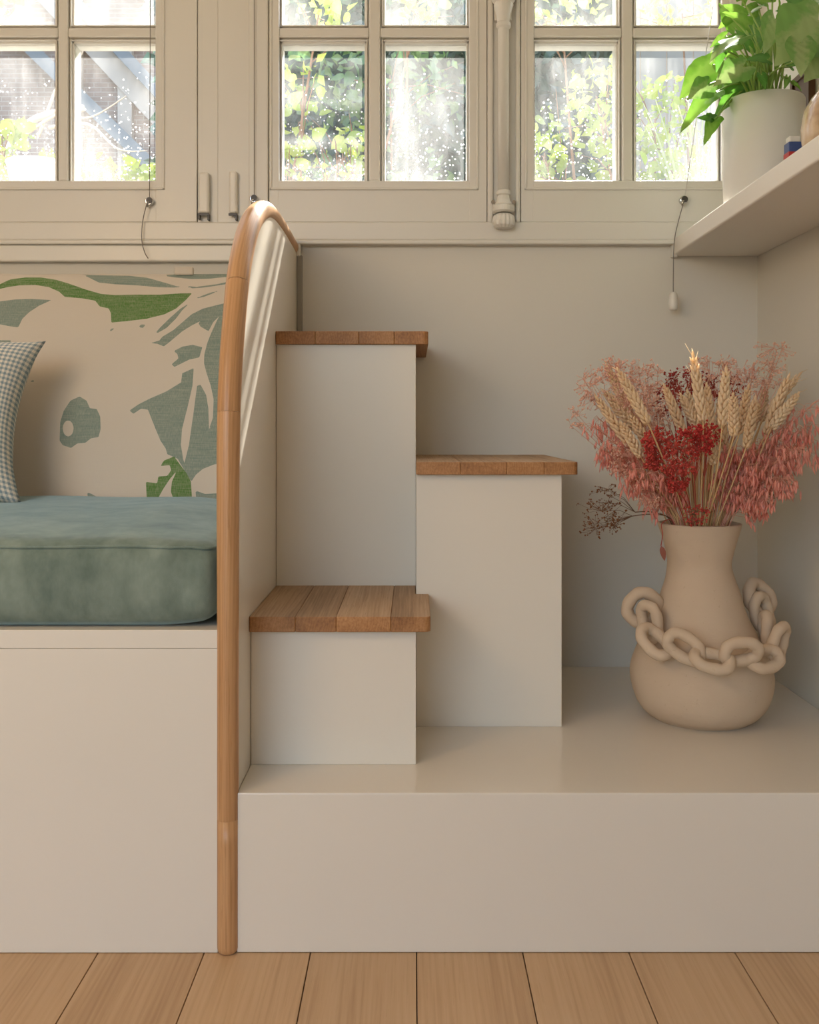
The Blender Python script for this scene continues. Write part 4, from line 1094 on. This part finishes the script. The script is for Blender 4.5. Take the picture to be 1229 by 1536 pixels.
for px, py, r, rad, n in ((470,530,1.17,(.032,.03,.034),200),(560,590,1.16,(.035,.03,.04),240),(640,510,1.16,(.040,.03,.03),220),(700,490,1.19,(.026,.03,.03),140),(560,690,1.17,(.022,.02,.03),110),(440,580,1.18,(.02,.02,.03),100)):
    sp(px, py, r, rad, n, 'red', 'redstem', 'bright red dried gypsophila sprig in the front clump'+(' just above the vase mouth' if py > 650 else ''), size=(.0018, .0034))
for px, py, r, rad, n in ((590,230,1.30,(.05,.04,.03),180),(760,260,1.31,(.05,.04,.035),180),(520,330,1.27,(.04,.03,.04),150),(800,360,1.24,(.02,.03,.04),90)):
    sp(px, py, r, rad, n, 'maroon', 'redstem', 'dark maroon dried gypsophila sprig behind the wheat')
for px, py, r, rad, n in ((150,260,1.23,(.035,.03,.045),120),(260,180,1.24,(.035,.03,.03),110),(400,230,1.27,(.05,.04,.045),190),(350,320,1.22,(.05,.03,.05),190),(430,400,1.24,(.04,.03,.045),150),(80,400,1.22,(.02,.02,.028),34),(730,170,1.28,(.06,.04,.03),150),(980,190,1.27,(.04,.04,.045),130),(1020,80,1.27,(.045,.03,.024),44),(320,600,1.2,(.045,.03,.04),130),(870,250,1.29,(.04,.04,.05),110),(420,760,1.19,(.03,.02,.035),90)):
    sp(px, py, r, rad, n, 'rose', 'pinkstem', 'airy dusty pink gypsophila sprig with tiny buds '+side_of(px), size=(.0014, .0026))
sprig('twig_sprig', 'thin brown twig with tiny buds drooping out of the vase towards the steps', 'twig', 'brown twigs in the vase', W(*Z7(190, 870), 1.21), (.052, .02, .042), 120, M['brown'], M['twig'], size=(.0012, .0024), fork=.62, root=MOUTH+Vector((-.045, -.01, -.03)))
sprig('twig_sprig', 'thin brown twig with tiny buds reaching up beside the middle step', 'twig', 'brown twigs in the vase', W(*Z7(215, 760), 1.22), (.03, .02, .032), 40, M['brown'], M['twig'], size=(.0012, .0022), fork=.6, root=MOUTH+Vector((-.045, .0, -.03)))
sprig('twig_sprig', 'thin brown twig with tiny buds at the side-wall side of the vase mouth', 'twig', 'brown twigs in the vase', W(*Z7(960, 760), 1.24), (.035, .02, .03), 40, M['brown'], M['twig'], size=(.0012, .0022), fork=.6)
sprig('twig_sprig', 'brown budded twig low in the vase mouth at the front', 'twig', 'brown twigs in the vase', W(*Z7(650, 860), 1.20), (.03, .02, .02), 70, M['red'], M['twig'], size=(.0014, .0026), fork=.6)
# pink oats: drooping spikelets along an arching stem
def oat(tip, n, spread, lab, bend=.03):
    n = int(n*1.35); T = Vector(tip); own = new_own()
    def mk(k):
        w = min(1, k/12); root = mouth_root(T)+Vector((R(-1, 1), R(-1, 1), 0))*.010*w; wp = over_rim(root, T); wp.x += R(-.006, .006)*w; wp.y += R(-.006, .006)*w
        T2 = T+Vector((R(-.008, .008), R(-.02, .02), R(-.006, .006)))*w
        return spline([root, wp, wp.lerp(T2, .5)+Vector((R(-.006, .006)*w, R(-.012, .012)*w, bend)), T2], 8)
    pts, _ = best(mk, .0011, own, 60)
    s = thing('pink_oat_stem', lab, 'dried grass', pts[0], 'pink dyed oat stems')
    def fill():
        sb, fb = bmesh.new(), bmesh.new(); tube(pts, .0009, 4, sb)
        for k in range(n):
            for tr_ in range(14):
                q = pts[int(R(9, len(pts)-1))]; e = q+Vector((R(-1, 1)*spread, R(-1, 1)*spread*.85, R(-.7, .35)*spread))
                if not off_vase(e+Vector((0, 0, -.012))): continue
                dd = Vector((R(-.35, .35), R(-.35, .35), -1)).normalized(); L = R(.015, .023); w = R(.0016, .0025)
                S_ = [e+dd*L*f for f in (.12, .3, .5, .7, .92)]
                P = [q, q.lerp(e, .6)+Vector((0, 0, .006)), e]
                if clash(S_, w, own) or clash(dense(P), .0006, own): continue
                claim(S_, w, own); claim(dense(P), .0006, own)
                tube(P, .0004, 3, sb, cap=False); seed(fb, e, dd, L, w, k=4)
                d2 = (dd+Vector((R(-.4, .4), R(-.3, .3), 0))).normalized(); e2 = e+Vector((.001, 0, 0)); L2 = R(.012, .018); S2 = [e2+d2*L2*f for f in (.3, .5, .7, .92)]
                if R(0, 1) < .6 and not clash(S2, .0015, own): claim(S2, .0015, own); seed(fb, e2, d2, L2, .0015, k=4)
                break
        obj('stem', sb, M['pinkstem'], s); f = obj('spikelets', fb, M['oat'], s, smooth=True); f['kind'] = 'stuff'
    FILL.append(fill)
for px, py, r, n, spd in ((1210,330,1.20,60,.03),(1180,450,1.22,70,.032),(1130,420,1.20,80,.035),(1060,480,1.22,80,.035),(1120,560,1.19,80,.035),(1040,590,1.21,90,.036),(1150,520,1.25,60,.03),(980,640,1.20,80,.035),(1060,690,1.19,80,.034),(960,760,1.20,70,.030),(900,560,1.23,70,.032),(940,830,1.21,50,.022),(830,540,1.22,40,.022)):
    oat(W(*Z7(px, py), r), n, spd, 'coral pink dyed oat stem arching towards the side wall')
for px, py, r, n, spd in ((150,450,1.22,34,.024),(220,500,1.21,60,.03),(200,560,1.23,50,.026),(300,620,1.2,70,.032),(260,560,1.25,60,.03),(340,700,1.21,70,.030),(370,650,1.19,50,.026),(200,400,1.24,30,.022)):
    oat(W(*Z7(px, py), r), n, spd, 'coral pink dyed oat stem arching towards the steps')
add_straws()
for f_ in FILL: f_()
# reddish dry leaf hanging over the rim
t = thing('dry_leaf_stem', 'reddish dry leaf hanging over the vase rim', 'leaf', MOUTH+Vector((-.066, -.03, 0)))
a = W(*Z8(465, 85), 1.215); e = W(*Z8(480, 185), 1.212)
obj('stalk', tube(spline([MOUTH+Vector((-.045, -.022, -.02)), MOUTH+Vector((-.058, -.028, .010)), MOUTH+Vector((-.078, -.036, .004)), MOUTH+Vector((-.077, -.038, -.015)), e], 6), .0009, 5), M['redstem'], t, smooth=True)
inst('blade', leaf_mesh('dry_leaf', 1, .35, leafmat('dry_red_leaf', srgb(150, 78, 62), srgb(170, 100, 80), .3)), orient(e, (.3, 0, -1), (0, -1, 0), .03), t)
